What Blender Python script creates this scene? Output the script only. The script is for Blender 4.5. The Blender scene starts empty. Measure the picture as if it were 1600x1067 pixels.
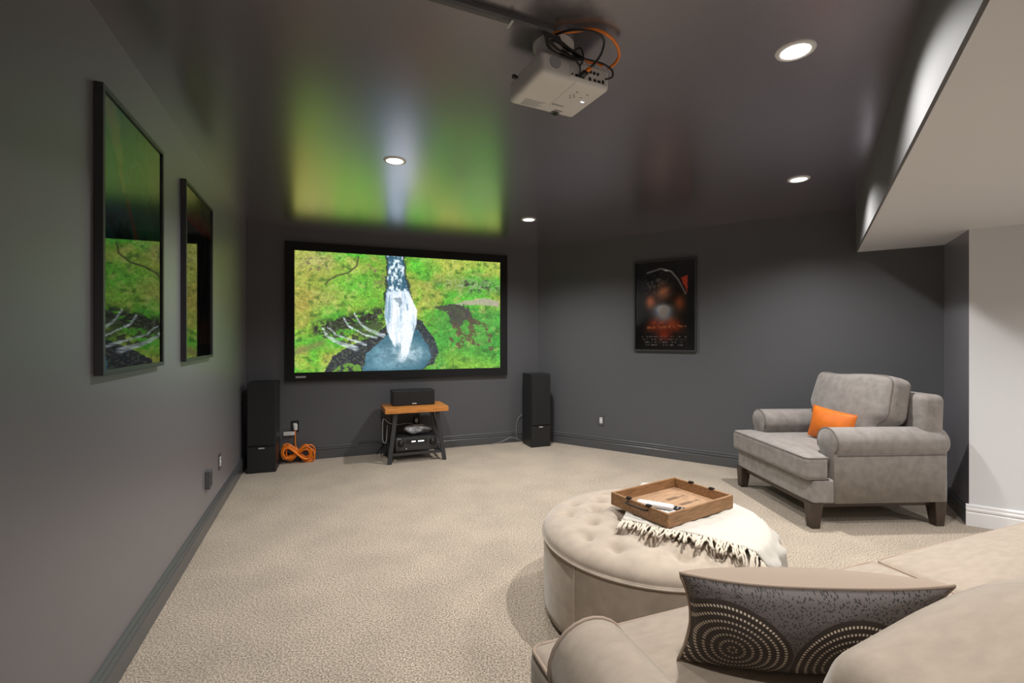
import bpy, bmesh, math, random
import numpy as np
from mathutils import Vector, Matrix
random.seed(7); rng = np.random.default_rng(7)
scn = bpy.context.scene
C = scn.collection
PI = math.pi

# ------------------------------------------------------------------ camera, world, exposure
F, HY, CH = 738.0, 526.5, 1.30            # focal length in pixels of the 1600x1067 frame, horizon row, camera height
H = 2.435                                  # ceiling height
HS = 2.045                                 # underside of the low bulkhead
cam_d = bpy.data.cameras.new('camera'); cam_d.sensor_width = 36; cam_d.lens = F / 1600 * 36
cam_d.shift_y = -(533.5 - HY) / 1600; cam_d.clip_start = 0.02
cam = bpy.data.objects.new('camera', cam_d); C.objects.link(cam)
cam.location = (0, 0, CH); cam.rotation_euler = (PI / 2, 0, 0); scn.camera = cam
w = bpy.data.worlds.new('world'); scn.world = w; w.use_nodes = True
w.node_tree.nodes['Background'].inputs[0].default_value = (0.5, 0.5, 0.52, 1)
w.node_tree.nodes['Background'].inputs[1].default_value = 0.05
scn.view_settings.view_transform = 'Standard'; scn.view_settings.look = 'None'
scn.view_settings.exposure = 0.0; scn.view_settings.gamma = 1.0; scn.view_settings.use_curve_mapping = False
POT_W = 182.0                               # watts of one ceiling spot
POT_SIDE_W = 112.0                          # the unseen spots added in the white area
SCREEN_E = 1.2

# ------------------------------------------------------------------ pixel helpers (distance always from a floor, wall or known height)
def G(px, py, z=0.0):
    d = (CH - z) * F / (py - HY)
    return Vector(((px - 800) / F * d, d, z))
def onwall(px, P, Q):
    """point of the vertical wall through P,Q seen in column px"""
    k = (px - 800) / F; dx, dy = Q[0] - P[0], Q[1] - P[1]
    t = (k * P[1] - P[0]) / (dx - k * dy)
    return Vector((P[0] + dx * t, P[1] + dy * t, 0))
def lin(c):
    c = np.asarray(c, float) / 255.0
    return np.where(c <= 0.04045, c / 12.92, ((c + 0.055) / 1.055) ** 2.4)
def L3(r, g, b): return tuple(float(x) for x in lin((r, g, b))) + (1.0,)

# ------------------------------------------------------------------ room outline (floor plan)
A = Vector((-2.706, 4.80, 0)); B = Vector((0.324, 5.978, 0)); Cc = Vector((3.503, 3.83, 0))
D = Vector((3.163, 3.269, 0)); E = Vector((6.0, 1.35, 0)); Fp = Vector((4.937, -0.32, 0))
uL = Vector((-0.3716, 0.9284, 0))          # left wall, going away from the camera
Gp = A - uL * 7.6
S0 = onwall(1337, B, Cc); uS = Vector((0.537, 0.8434, 0))
def isect(p, u, q, v):
    den = u.x * v.y - u.y * v.x; r = q - p
    return p + u * ((r.x * v.y - r.y * v.x) / den)
S1 = isect(S0, uS, A, uL)

# ------------------------------------------------------------------ materials
MATS = {}
def nt(name):
    m = bpy.data.materials.new(name); m.use_nodes = True
    t = m.node_tree; return m, t, t.nodes['Principled BSDF']
def mat(name, col, rough=0.5, metal=0.0, noise=None, bump=None, spec=None, sheen=0.0, emit=None, ior=None, tint=None, coat=0.0):
    """noise=(scale, amount, detail[, stretch xyz]); bump=(scale, strength[, distance])"""
    m, t, p = nt(name); N, K = t.nodes, t.links
    p.inputs['Base Color'].default_value = col; p.inputs['Roughness'].default_value = rough
    p.inputs['Metallic'].default_value = metal
    if spec is not None: p.inputs['Specular IOR Level'].default_value = spec
    if ior: p.inputs['IOR'].default_value = ior
    if tint: p.inputs['Specular Tint'].default_value = tint
    if coat: p.inputs['Coat Weight'].default_value = coat
    if sheen:
        p.inputs['Sheen Weight'].default_value = sheen; p.inputs['Sheen Roughness'].default_value = 0.4
    if emit:
        p.inputs['Emission Color'].default_value = emit[0]; p.inputs['Emission Strength'].default_value = emit[1]
    tc = N.new('ShaderNodeTexCoord')
    if noise:
        n = N.new('ShaderNodeTexNoise'); n.inputs['Scale'].default_value = noise[0]
        n.inputs['Detail'].default_value = noise[2] if len(noise) > 2 else 4
        if len(noise) > 3:
            mp = N.new('ShaderNodeMapping'); mp.inputs['Scale'].default_value = noise[3]
            K.new(tc.outputs['Object'], mp.inputs[0]); K.new(mp.outputs[0], n.inputs['Vector'])
        else: K.new(tc.outputs['Object'], n.inputs['Vector'])
        r = N.new('ShaderNodeValToRGB'); a = noise[1]
        r.color_ramp.elements[0].position = 0.3; r.color_ramp.elements[1].position = 0.7
        r.color_ramp.elements[0].color = tuple(c * (1 - a) for c in col[:3]) + (1,)
        r.color_ramp.elements[1].color = tuple(min(1, c * (1 + a)) for c in col[:3]) + (1,)
        K.new(n.outputs['Fac'], r.inputs[0]); K.new(r.outputs[0], p.inputs['Base Color'])
    if bump:
        n = N.new('ShaderNodeTexNoise'); n.inputs['Scale'].default_value = bump[0]; n.inputs['Detail'].default_value = 3
        K.new(tc.outputs['Object'], n.inputs['Vector'])
        b = N.new('ShaderNodeBump'); b.inputs['Strength'].default_value = bump[1]
        b.inputs['Distance'].default_value = bump[2] if len(bump) > 2 else 0.002
        K.new(n.outputs['Fac'], b.inputs['Height']); K.new(b.outputs[0], p.inputs['Normal'])
    MATS[name] = m
    return m
WALLC = L3(68, 69, 71)
def satin(name, col, rough, ior, gloss, bump, mottled=0.0):
    m = bpy.data.materials.new(name); m.use_nodes = True; t = m.node_tree; N, K = t.nodes, t.links
    N.remove(N['Principled BSDF']); out = N['Material Output']
    tc = N.new('ShaderNodeTexCoord'); nz = N.new('ShaderNodeTexNoise'); nz.inputs['Scale'].default_value = bump[0]; K.new(tc.outputs['Object'], nz.inputs['Vector'])
    b = N.new('ShaderNodeBump'); b.inputs['Strength'].default_value = bump[1]; b.inputs['Distance'].default_value = 0.001; K.new(nz.outputs['Fac'], b.inputs['Height'])
    d = N.new('ShaderNodeBsdfDiffuse'); d.inputs[0].default_value = col; K.new(b.outputs[0], d.inputs['Normal'])
    g = N.new('ShaderNodeBsdfGlossy'); g.inputs['Color'].default_value = gloss; g.inputs['Roughness'].default_value = rough; K.new(b.outputs[0], g.inputs['Normal'])
    if mottled:
        n2 = N.new('ShaderNodeTexNoise'); n2.inputs['Scale'].default_value = 1.6; n2.inputs['Detail'].default_value = 5; K.new(tc.outputs['Object'], n2.inputs['Vector'])
        mr = N.new('ShaderNodeMapRange'); mr.inputs['From Min'].default_value = .3; mr.inputs['From Max'].default_value = .7
        mr.inputs['To Min'].default_value = rough - mottled; mr.inputs['To Max'].default_value = rough + mottled; K.new(n2.outputs['Fac'], mr.inputs['Value']); K.new(mr.outputs[0], g.inputs['Roughness'])
    lw = N.new('ShaderNodeLayerWeight'); lw.inputs['Blend'].default_value = 0.5      # sheen grows towards grazing
    pw = N.new('ShaderNodeMath'); pw.operation = 'POWER'; K.new(lw.outputs['Facing'], pw.inputs[0]); pw.inputs[1].default_value = ior[1]
    f = N.new('ShaderNodeMath'); f.operation = 'MULTIPLY_ADD'; f.use_clamp = True; K.new(pw.outputs[0], f.inputs[0]); f.inputs[1].default_value = ior[0]; f.inputs[2].default_value = 0.025
    mx = N.new('ShaderNodeMixShader'); K.new(f.outputs[0], mx.inputs[0]); K.new(d.outputs[0], mx.inputs[1]); K.new(g.outputs[0], mx.inputs[2]); K.new(mx.outputs[0], out.inputs[0]); MATS[name] = m
satin('wall_paint', L3(88, 89, 92), 0.42, (0.75, 3.0), (0.98, 0.94, 1, 1), (260, .08))
satin('bulkhead_paint', L3(88, 88, 89), 0.6, (0.12, 3.0), (1, 1, 1, 1), (260, .08))
satin('ceiling_paint', L3(70, 71, 72), 0.27, (1.9, 2.5), (0.97, 0.91, 1, 1), (190, .03))
mat('trim_paint', L3(80, 81, 84), 0.28, ior=1.5)
mat('white_paint', L3(214, 215, 218), 0.6, bump=(260, 0.06, 0.001))
mat('white_trim', L3(232, 232, 234), 0.35)
mat('black_box', L3(30, 31, 33), 0.42, noise=(60, 0.2, 3))
mat('black_grille', L3(26, 27, 29), 0.85, bump=(900, 0.4, 0.001))
mat('black_plastic', L3(24, 24, 25), 0.35)
mat('charcoal_plastic', L3(52, 53, 55), 0.35)
mat('black_velvet', L3(16, 16, 18), 0.9)
mat('steel_dark', L3(62, 63, 66), 0.4, metal=0.3)
mat('iron', L3(40, 34, 30), 0.5, metal=0.6)
mat('table_wood', L3(196, 128, 62), 0.4, noise=(9, 0.28, 6, (1.2, 9, 9)))
mat('tray_wood', L3(142, 105, 70), 0.55, noise=(7, 0.33, 6, (2.0, 14, 14)))
mat('tray_board', L3(164, 131, 100), 0.6, noise=(6, 0.2, 6, (2.0, 12, 12)))
mat('tray_print', L3(110, 84, 62), 0.7)
mat('dark_wood', L3(58, 46, 38), 0.35, noise=(8, 0.25, 5, (9, 9, 1)))
mat('grey_velour', L3(136, 130, 126), 0.85, noise=(20, 0.17, 9), bump=(400, 0.35, 0.0015), sheen=0.35)
mat('grey_piping', L3(112, 104, 99), 0.8)
mat('taupe_velour', L3(156, 142, 127), 0.85, noise=(18, 0.09, 9, (1, 2.5, 2.5)), bump=(450, 0.25, 0.001), sheen=0.35)
mat('taupe_piping', L3(156, 138, 122), 0.8)
mat('ottoman_velvet', L3(172, 157, 141), 0.8, noise=(16, 0.12, 9), bump=(500, 0.2, 0.001), sheen=0.5)
mat('throw_knit', L3(192, 187, 178), 0.9, bump=(220, 0.5, 0.002))
mat('fringe_yarn', L3(206, 195, 178), 0.9)
mat('orange_leather', L3(206, 106, 26), 0.5, noise=(12, 0.14, 6), bump=(160, 0.25, 0.001))
mat('orange_cable', L3(236, 128, 28), 0.4)
mat('black_cable', L3(22, 22, 23), 0.45)
mat('grey_cable', L3(150, 150, 152), 0.4)
mat('white_plastic', L3(222, 222, 222), 0.35)
mat('projector_shell', L3(214, 213, 211), 0.38)
mat('projector_grey', L3(160, 161, 166), 0.5)
mat('label_grey', L3(168, 168, 168), 0.6)
mat('label_dark', L3(96, 96, 96), 0.6)
mat('badge', L3(205, 207, 212), 0.3, metal=0.4)
mat('glow', (1, 1, 1, 1), 0.4, emit=((0.85, 0.92, 1, 1), 1.6))
mat('blue_led', (0.6, 0.75, 1, 1), 0.4, emit=((0.7, 0.82, 1, 1), 4.0))
mat('lamp_lens', (1, 1, 1, 1), 0.4, emit=((1, 0.96, 0.90, 1), 9.0))
mat('plastic_film', L3(150, 152, 156), 0.25, noise=(26, 0.45, 5), bump=(40, 0.8, 0.01))
mat('metal_strap', L3(170, 172, 174), 0.3, metal=0.8)

def carpet():
    m, t, p = nt('carpet'); N, K = t.nodes, t.links
    tc = N.new('ShaderNodeTexCoord')
    def noise(s, d):
        n = N.new('ShaderNodeTexNoise'); n.inputs['Scale'].default_value = s; n.inputs['Detail'].default_value = d
        K.new(tc.outputs['Object'], n.inputs['Vector']); return n
    n1, n2, n3 = noise(135, 6), noise(3.0, 5), noise(420, 2)
    r = N.new('ShaderNodeValToRGB'); r.color_ramp.elements[0].position = 0.36; r.color_ramp.elements[1].position = 0.64
    r.color_ramp.elements[0].color = L3(122, 107, 90); r.color_ramp.elements[1].color = L3(222, 206, 185)
    K.new(n1.outputs['Fac'], r.inputs[0])
    mx = N.new('ShaderNodeMix'); mx.data_type = 'RGBA'; mx.blend_type = 'MULTIPLY'; mx.inputs[0].default_value = 1
    r2 = N.new('ShaderNodeValToRGB'); r2.color_ramp.elements[0].position = 0.35; r2.color_ramp.elements[1].position = 0.65
    r2.color_ramp.elements[0].color = (0.84, 0.84, 0.84, 1); r2.color_ramp.elements[1].color = (1, 1, 1, 1)
    K.new(n2.outputs['Fac'], r2.inputs[0]); K.new(r.outputs[0], mx.inputs[6]); K.new(r2.outputs[0], mx.inputs[7])
    K.new(mx.outputs[2], p.inputs['Base Color'])
    p.inputs['Roughness'].default_value = 0.95; p.inputs['Sheen Weight'].default_value = 0.2
    ad = N.new('ShaderNodeMath'); ad.operation = 'ADD'
    K.new(n1.outputs['Fac'], ad.inputs[0]); K.new(n3.outputs['Fac'], ad.inputs[1])
    b = N.new('ShaderNodeBump'); b.inputs['Strength'].default_value = 0.7; b.inputs['Distance'].default_value = 0.006
    K.new(ad.outputs[0], b.inputs['Height']); K.new(b.outputs[0], p.inputs['Normal'])
    MATS['carpet'] = m
carpet()

def glass_pane(name, ior):
    m = bpy.data.materials.new(name); m.use_nodes = True; t = m.node_tree; N, K = t.nodes, t.links
    N.remove(N['Principled BSDF']); out = N['Material Output']
    fr = N.new('ShaderNodeFresnel'); fr.inputs['IOR'].default_value = ior
    a = N.new('ShaderNodeBsdfTransparent'); g = N.new('ShaderNodeBsdfGlossy'); g.inputs['Roughness'].default_value = 0.02
    mx = N.new('ShaderNodeMixShader'); K.new(fr.outputs[0], mx.inputs[0]); K.new(a.outputs[0], mx.inputs[1]); K.new(g.outputs[0], mx.inputs[2])
    K.new(mx.outputs[0], out.inputs[0]); MATS[name] = m
glass_pane('picture_glass', 3.0); glass_pane('clear_acrylic', 1.45)

def vcol_mat(name, emission=None, rough=0.5):
    m, t, p = nt(name); N, K = t.nodes, t.links
    a = N.new('ShaderNodeVertexColor'); a.layer_name = 'print'
    if emission:
        p.inputs['Base Color'].default_value = (0.02, 0.02, 0.02, 1); p.inputs['Specular IOR Level'].default_value = 0
        K.new(a.outputs[0], p.inputs['Emission Color']); p.inputs['Emission Strength'].default_value = emission
    else: K.new(a.outputs[0], p.inputs['Base Color'])
    p.inputs['Roughness'].default_value = rough; MATS[name] = m
vcol_mat('screen_picture', SCREEN_E); vcol_mat('poster_print', None, 0.5)

# ------------------------------------------------------------------ mesh collecting
class MB:
    def __init__(s): s.v, s.f = [], []
    def add(s, vs, fs):
        o = len(s.v); s.v += [tuple(p) for p in vs]; s.f += [tuple(i + o for i in q) for q in fs]; return s
    def box(s, x0, x1, y0, y1, z0, z1, M=None):
        vs = [Vector((x, y, z)) for z in (z0, z1) for y in (y0, y1) for x in (x0, x1)]
        if M: vs = [M @ p for p in vs]
        return s.add(vs, [(0, 2, 3, 1), (4, 5, 7, 6), (0, 1, 5, 4), (2, 6, 7, 3), (0, 4, 6, 2), (1, 3, 7, 5)])
    def frustum(s, c0, a0, c1, a1):
        """tapered square bar: centre and half sizes (x,y) at bottom and top"""
        vs = [(c[0] + i * a[0], c[1] + j * a[1], c[2]) for c, a in ((c0, a0), (c1, a1)) for i, j in ((-1, -1), (1, -1), (1, 1), (-1, 1))]
        return s.add(vs, [(0, 3, 2, 1), (4, 5, 6, 7)] + [(i, (i + 1) % 4, 4 + (i + 1) % 4, 4 + i) for i in range(4)])
    def prism(s, poly, z0, z1):
        n = len(poly)
        return s.add([(p[0], p[1], z) for z in (z0, z1) for p in poly],
                     [tuple(range(n - 1, -1, -1)), tuple(range(n, 2 * n))] + [(i, (i + 1) % n, n + (i + 1) % n, n + i) for i in range(n)])
    def lathe(s, prof, n=32, c=(0, 0)):
        vs, fs = [], []; k = len(prof)
        for i in range(n):
            a = 2 * PI * i / n
            vs += [(c[0] + r * math.cos(a), c[1] + r * math.sin(a), z) for r, z in prof]
        for i in range(n):
            j = (i + 1) % n
            fs += [(i * k + q, j * k + q, j * k + q + 1, i * k + q + 1) for q in range(k - 1)]
        return s.add(vs, fs)
    def tube(s, pts, r, n=8, closed=False, smooth=0):
        P = [Vector(p) for p in pts]
        if smooth: P = catmull(P, smooth, closed)
        m = len(P); vs, fs = [], []
        T = []
        for i in range(m):
            a = P[(i - 1) % m] if closed or i else P[0]; b = P[(i + 1) % m] if closed or i < m - 1 else P[-1]
            d = b - a; T.append(d.normalized() if d.length > 1e-9 else Vector((0, 0, 1)))
        nrm = T[0].orthogonal().normalized()
        for i in range(m):
            nrm = (nrm - T[i] * nrm.dot(T[i])); nrm = nrm.normalized() if nrm.length > 1e-6 else T[i].orthogonal().normalized()
            bn = T[i].cross(nrm); rr = r[i] if isinstance(r, (list, tuple)) else r
            vs += [P[i] + (nrm * math.cos(2 * PI * k / n) + bn * math.sin(2 * PI * k / n)) * rr for k in range(n)]
        for i in range(m if closed else m - 1):
            j = (i + 1) % m
            fs += [(i * n + k, i * n + (k + 1) % n, j * n + (k + 1) % n, j * n + k) for k in range(n)]
        if not closed: fs += [tuple(range(n - 1, -1, -1)), tuple((m - 1) * n + k for k in range(n))]
        return s.add(vs, fs)
    def grid(s, fn, nu, nv, flip=False):
        vs = [fn(i / nu, j / nv) for j in range(nv + 1) for i in range(nu + 1)]; w_ = nu + 1; fs = []
        for j in range(nv):
            for i in range(nu):
                q = (j * w_ + i, j * w_ + i + 1, (j + 1) * w_ + i + 1, (j + 1) * w_ + i); fs.append(q[::-1] if flip else q)
        return s.add(vs, fs)
    def rbox(s, cx, cy, cz, hx, hy, hz, r, n=8, crown=(0, 0), warp=None, M=None):
        """rounded box / stuffed cushion; crown=(top, bottom) bulge; warp(p)->p"""
        def ax(h):
            inn = max(h - r, 0.001); a = [-h, -h + r * 0.10, -h + r * 0.35, -h + r * 0.65]
            a += [-inn + 2 * inn * i / n for i in range(n + 1)]
            return a + [h - r * 0.65, h - r * 0.35, h - r * 0.10, h]
        axs = [ax(hx), ax(hy), ax(hz)]; idx = {}; vs = []; fs = []; hh = (hx, hy, hz)
        def vert(i, j, k):
            key = (i, j, k)
            if key in idx: return idx[key]
            p = Vector((axs[0][i], axs[1][j], axs[2][k]))
            q = Vector([max(-(hh[a] - r), min(hh[a] - r, p[a])) for a in range(3)])
            d = p - q; d = d.normalized() * r if d.length > 1e-9 else d
            o = q + d
            u, v = o.x / hx, o.y / hy; b = max(0, 1 - u * u) * max(0, 1 - v * v)
            tz = (o.z / hz)
            o.z += (crown[0] * b ** 0.6 * max(0, tz) - crown[1] * b ** 0.6 * max(0, -tz))
            if warp: o = warp(o)
            o = o + Vector((cx, cy, cz))
            if M: o = M @ o
            idx[key] = len(vs); vs.append(o); return idx[key]
        n0, n1, n2 = (len(a) - 1 for a in axs)
        for k, fl in ((0, True), (n2, False)):
            for i in range(n0):
                for j in range(n1):
                    q = (vert(i, j, k), vert(i + 1, j, k), vert(i + 1, j + 1, k), vert(i, j + 1, k)); fs.append(q[::-1] if fl else q)
        for j, fl in ((0, False), (n1, True)):
            for i in range(n0):
                for k in range(n2):
                    q = (vert(i, j, k), vert(i + 1, j, k), vert(i + 1, j, k + 1), vert(i, j, k + 1)); fs.append(q[::-1] if fl else q)
        for i, fl in ((0, True), (n0, False)):
            for j in range(n1):
                for k in range(n2):
                    q = (vert(i, j, k), vert(i, j + 1, k), vert(i, j + 1, k + 1), vert(i, j, k + 1)); fs.append(q[::-1] if fl else q)
        return s.add(vs, fs)
    def build(s, name, m, parent=None, smooth=False, bevel=0, M=None):
        me = bpy.data.meshes.new(name); vs = [M @ Vector(p) for p in s.v] if M else s.v
        me.from_pydata([tuple(p) for p in vs], [], s.f); me.validate()
        bm = bmesh.new(); bm.from_mesh(me); bmesh.ops.recalc_face_normals(bm, faces=bm.faces)
        if bevel:
            ed = [e for e in bm.edges if len(e.link_faces) == 2 and e.calc_face_angle(0) > 0.5]
            bmesh.ops.bevel(bm, geom=ed, offset=bevel, segments=2, affect='EDGES', profile=0.7)
        bm.to_mesh(me); bm.free()
        if m: me.materials.append(MATS[m])
        if smooth: me.polygons.foreach_set('use_smooth', [True] * len(me.polygons))
        o = bpy.data.objects.new(name, me); C.objects.link(o)
        if parent: o.parent = parent
        return o
def catmull(P, k, closed=False):
    n = len(P); out = []
    for i in range(n if closed else n - 1):
        g = (lambda j: P[j % n]) if closed else (lambda j: P[max(0, min(n - 1, j))])
        a, b, c, d = g(i - 1), g(i), g(i + 1), g(i + 2)
        for q in range(k):
            t = q / k
            out.append(0.5 * ((2 * b) + (c - a) * t + (2 * a - 5 * b + 4 * c - d) * t * t + (3 * b - a - 3 * c + d) * t ** 3))
    if not closed: out.append(P[-1])
    return out
def thing(name, label, cat, loc=(0, 0, 0), rotz=0, group=None):
    o = bpy.data.objects.new(name, None); C.objects.link(o); o.empty_display_size = 0.1
    o.location = loc; o.rotation_euler = (0, 0, rotz); return tag(o, label, cat, group)
def tag(o, label, cat, group=None):
    o['label'] = label; o['category'] = cat
    if group: o['group'] = group
    return o
def struct(o, label=None, cat=None):
    o['kind'] = 'structure'
    if label: o['label'] = label
    if cat: o['category'] = cat
    return o
def box(x0, x1, y0, y1, z0, z1): return MB().box(x0, x1, y0, y1, z0, z1)
def ang(v): return math.atan2(v[1], v[0])

# ================================================================== STRUCTURE
plan = [A, B, Cc, D, E, Fp, Gp]
struct(MB().prism([(p.x, p.y) for p in plan[::-1]], -0.10, 0.0).build('floor', 'carpet'), 'beige speckled wall to wall carpet covering the floor', 'carpet')
struct(MB().prism([(p.x, p.y) for p in (A, B, S0, S1)], H, H + 0.08).build('ceiling', 'ceiling_paint'), 'dark charcoal satin painted main ceiling over the carpet', 'ceiling')
struct(MB().prism([(p.x, p.y) for p in (S0 + uS.cross(Vector((0, 0, 1))) * 0.012, Cc, D, E, Fp, Gp, S1 + uS.cross(Vector((0, 0, 1))) * 0.012)], HS, H + 0.08).build('ceiling', 'white_paint'),
       'white low bulkhead ceiling above the armchair side', 'ceiling')
def wall(name, p, q, m, label, zt=H, z0=0.0, th=0.12, inside=1):
    u = (q - p).normalized(); n = Vector((-u.y, u.x, 0)) * inside * -1   # outward
    poly = [p, q, q + n * th, p + n * th]
    return struct(MB().prism([(a.x, a.y) for a in poly], z0, zt).build(name, m), label, 'wall')
# plan runs clockwise (A back left -> B back right -> ...), so outward is to the left of travel
wall('wall_left', Gp, A, 'wall_paint', 'long dark charcoal wall carrying the two green posters', inside=-1)
wall('wall_back', A, B, 'wall_paint', 'dark charcoal wall behind the projection screen', inside=-1)
wall('wall_right', B, Cc, 'wall_paint', 'dark charcoal angled wall behind the armchair', inside=-1)
wall('wall_return', Cc, D, 'wall_paint', 'short dark wall return beside the white wall', inside=-1, th=0.06)
wall('wall_side', D, E, 'white_paint', 'plain white wall beyond the armchair', inside=-1)
wall('wall_far_side', E, Fp, 'white_paint', 'white wall closing the open side of the room', inside=-1)
wall('wall_rear', Fp, Gp, 'white_paint', 'white wall at the rear of the room', inside=-1)
# dark vertical face of the bulkhead, a thin skin on the white block
nS = uS.cross(Vector((0, 0, 1)))
struct(MB().prism([(p.x, p.y) for p in (S1, S0, S0 + nS * 0.0115, S1 + nS * 0.0115)], HS + 0.001, H).build('wall_bulkhead', 'bulkhead_paint'),
       'dark vertical face of the bulkhead lit by ceiling spots', 'wall')
PROF = [(0, 0), (0.016, 0), (0.016, 0.082), (0.0125, 0.086), (0.0125, 0.094), (0.018, 0.098), (0.018, 0.108), (0.011, 0.113), (0.011, 0.121), (0.014, 0.125), (0.012, 0.131), (0.004, 0.136), (0, 0.136)]
def baseboard(name, p, q, m, label, e0=0, e1=0, k=1.0):
    u = (q - p).normalized(); n = Vector((u.y, -u.x, 0))
    p = p + u * e0; q = q + u * e1; mb = MB(); N = len(PROF)
    vs = [tuple(a + n * x * k + Vector((0, 0, z * k))) for a in (p, q) for x, z in PROF]
    mb.add(vs, [(i, (i + 1) % N, N + (i + 1) % N, N + i) for i in range(N)] + [tuple(range(N - 1, -1, -1)), tuple(range(N, 2 * N))])
    return struct(mb.build(name, m), label, 'baseboard')
baseboard('baseboard_left', Gp, A, 'trim_paint', 'dark charcoal moulded baseboard under the two green posters', 0.05, -0.02)
baseboard('baseboard_back', A, B, 'trim_paint', 'dark charcoal moulded baseboard below the projection screen', 0.02, -0.01)
baseboard('baseboard_right', B, Cc, 'trim_paint', 'dark charcoal moulded baseboard behind the armchair', 0.01, -0.02)
baseboard('baseboard_return', Cc, D, 'trim_paint', 'short dark baseboard meeting the white one', 0.02, -0.002)
baseboard('baseboard_side', D, E, 'white_trim', 'white moulded baseboard along the white wall', -0.018, -0.02, 1.08)

# ================================================================== CEILING SPOTS
def pot(loc, z, label, watts, lamp=True):
    t = thing('recessed_light', label, 'ceiling light', (loc[0], loc[1], z), 0, 'recessed ceiling spots')
    MB().lathe([(0.052, -0.001), (0.054, -0.006), (0.062, -0.007), (0.070, -0.004), (0.072, 0.0)], 40).build('trim_ring', 'white_plastic', t, True)
    MB().lathe([(0.0005, -0.0025), (0.03, -0.003), (0.052, -0.0015)], 40).build('lens', 'lamp_lens', t, True)
    ld = bpy.data.lights.new('spot', 'SPOT'); ld.energy = watts; ld.spot_size = math.radians(146); ld.spot_blend = 0.8
    ld.shadow_soft_size = 0.04; ld.color = (1.0, 0.975, 0.945)
    lo = bpy.data.objects.new('lamp', ld); C.objects.link(lo); lo.parent = t; lo.location = (0, 0, -0.012)
    return t
def ceil_pt(px, py): return G(px, py, H)
pots = [ceil_pt(1243, 79), ceil_pt(1248, 280), ceil_pt(826, 343), ceil_pt(617, 251)]
pot(pots[0], H, 'recessed ceiling spot beside the projector, near the bulkhead', POT_W)
pot(pots[1], H, 'recessed ceiling spot near bulkhead, in front of the armchair wall', POT_W)
pot(pots[2], H, 'recessed ceiling spot close to the right end of the projection screen', POT_W)
pot(pots[3], H, 'recessed ceiling spot amid the pale screen reflection on the ceiling', POT_W)
pot(pots[0] * 2 - pots[1], H, 'unseen ceiling spot added above the sofa arm', POT_W * 0.5)  # out of view, continues the row of spots; added for brightness, at half power
pot((3.05, 1.75), HS, 'unseen spot added in the white bulkhead beside the sofa', POT_SIDE_W)  # added out of view to brighten the white area
pot((4.4, 1.2), HS, 'unseen spot added in the white bulkhead by the far white wall', POT_SIDE_W)  # extra unseen spot, put in to lift the light on the white side
pot((1.9, -0.35), HS, 'unseen spot added in the white bulkhead behind the sofa', POT_SIDE_W)  # added behind the view for more light, no such spot is seen

# ================================================================== FLAT PICTURES (painted as mesh colours)
def vnoise(x, y, seed=0):
    xi, yi = np.floor(x).astype(np.int64), np.floor(y).astype(np.int64); xf, yf = x - xi, y - yi
    xf = xf * xf * (3 - 2 * xf); yf = yf * yf * (3 - 2 * yf)
    def h(a, b):
        n = (a * 374761393 + b * 668265263 + seed * 1442695041) & 0x7fffffff
        n = ((n ^ (n >> 13)) * 1274126177) & 0x7fffffff
        return ((n ^ (n >> 16)) & 0xffff) / 65535.0
    return (h(xi, yi) * (1 - xf) + h(xi + 1, yi) * xf) * (1 - yf) + (h(xi, yi + 1) * (1 - xf) + h(xi + 1, yi + 1) * xf) * yf
def fbm(x, y, oct=4, seed=0):
    s, a, t = 0, 0.5, 0
    for o in range(oct):
        s = s + a * vnoise(x * 2 ** o, y * 2 ** o, seed + o); t += a; a *= 0.55
    return s / t
def sstep(a, b, x):
    t = np.clip((x - a) / (b - a), 0, 1); return t * t * (3 - 2 * t)
def over(img, col, m):
    m = np.clip(m, 0, 1)[..., None]; return img * (1 - m) + np.asarray(col, float) * m
def seg(X, Y, pts, w0, w1=None):
    """soft mask of a stroke through pts with width running w0 -> w1"""
    w1 = w0 if w1 is None else w1; best = np.zeros_like(X); n = len(pts) - 1
    for i in range(n):
        (ax, ay), (bx, by) = pts[i], pts[i + 1]; dx, dy = bx - ax, by - ay
        t = np.clip(((X - ax) * dx + (Y - ay) * dy) / (dx * dx + dy * dy), 0, 1)
        d = np.hypot(X - ax - dx * t, Y - ay - dy * t); ww = w0 + (w1 - w0) * (i + t) / n
        best = np.maximum(best, 1 - sstep(ww * 0.5, ww * 1.1, d))
    return best
def inpoly(X, Y, pts):
    r = np.zeros(X.shape, bool); n = len(pts)
    for i in range(n):
        (x1, y1), (x2, y2) = pts[i], pts[(i + 1) % n]
        c = ((y1 > Y) != (y2 > Y)) & (X < (x2 - x1) * (Y - y1) / (y2 - y1 + 1e-9) + x1); r ^= c
    return r.astype(float)
def softpoly(X, Y, pts, wob=12, seed=3, sc=0.03):
    return inpoly(X + (fbm(X * sc, Y * sc, 4, seed) - .5) * 2 * wob, Y + (fbm(X * sc, Y * sc, 4, seed + 9) - .5) * 2 * wob, pts)
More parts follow.
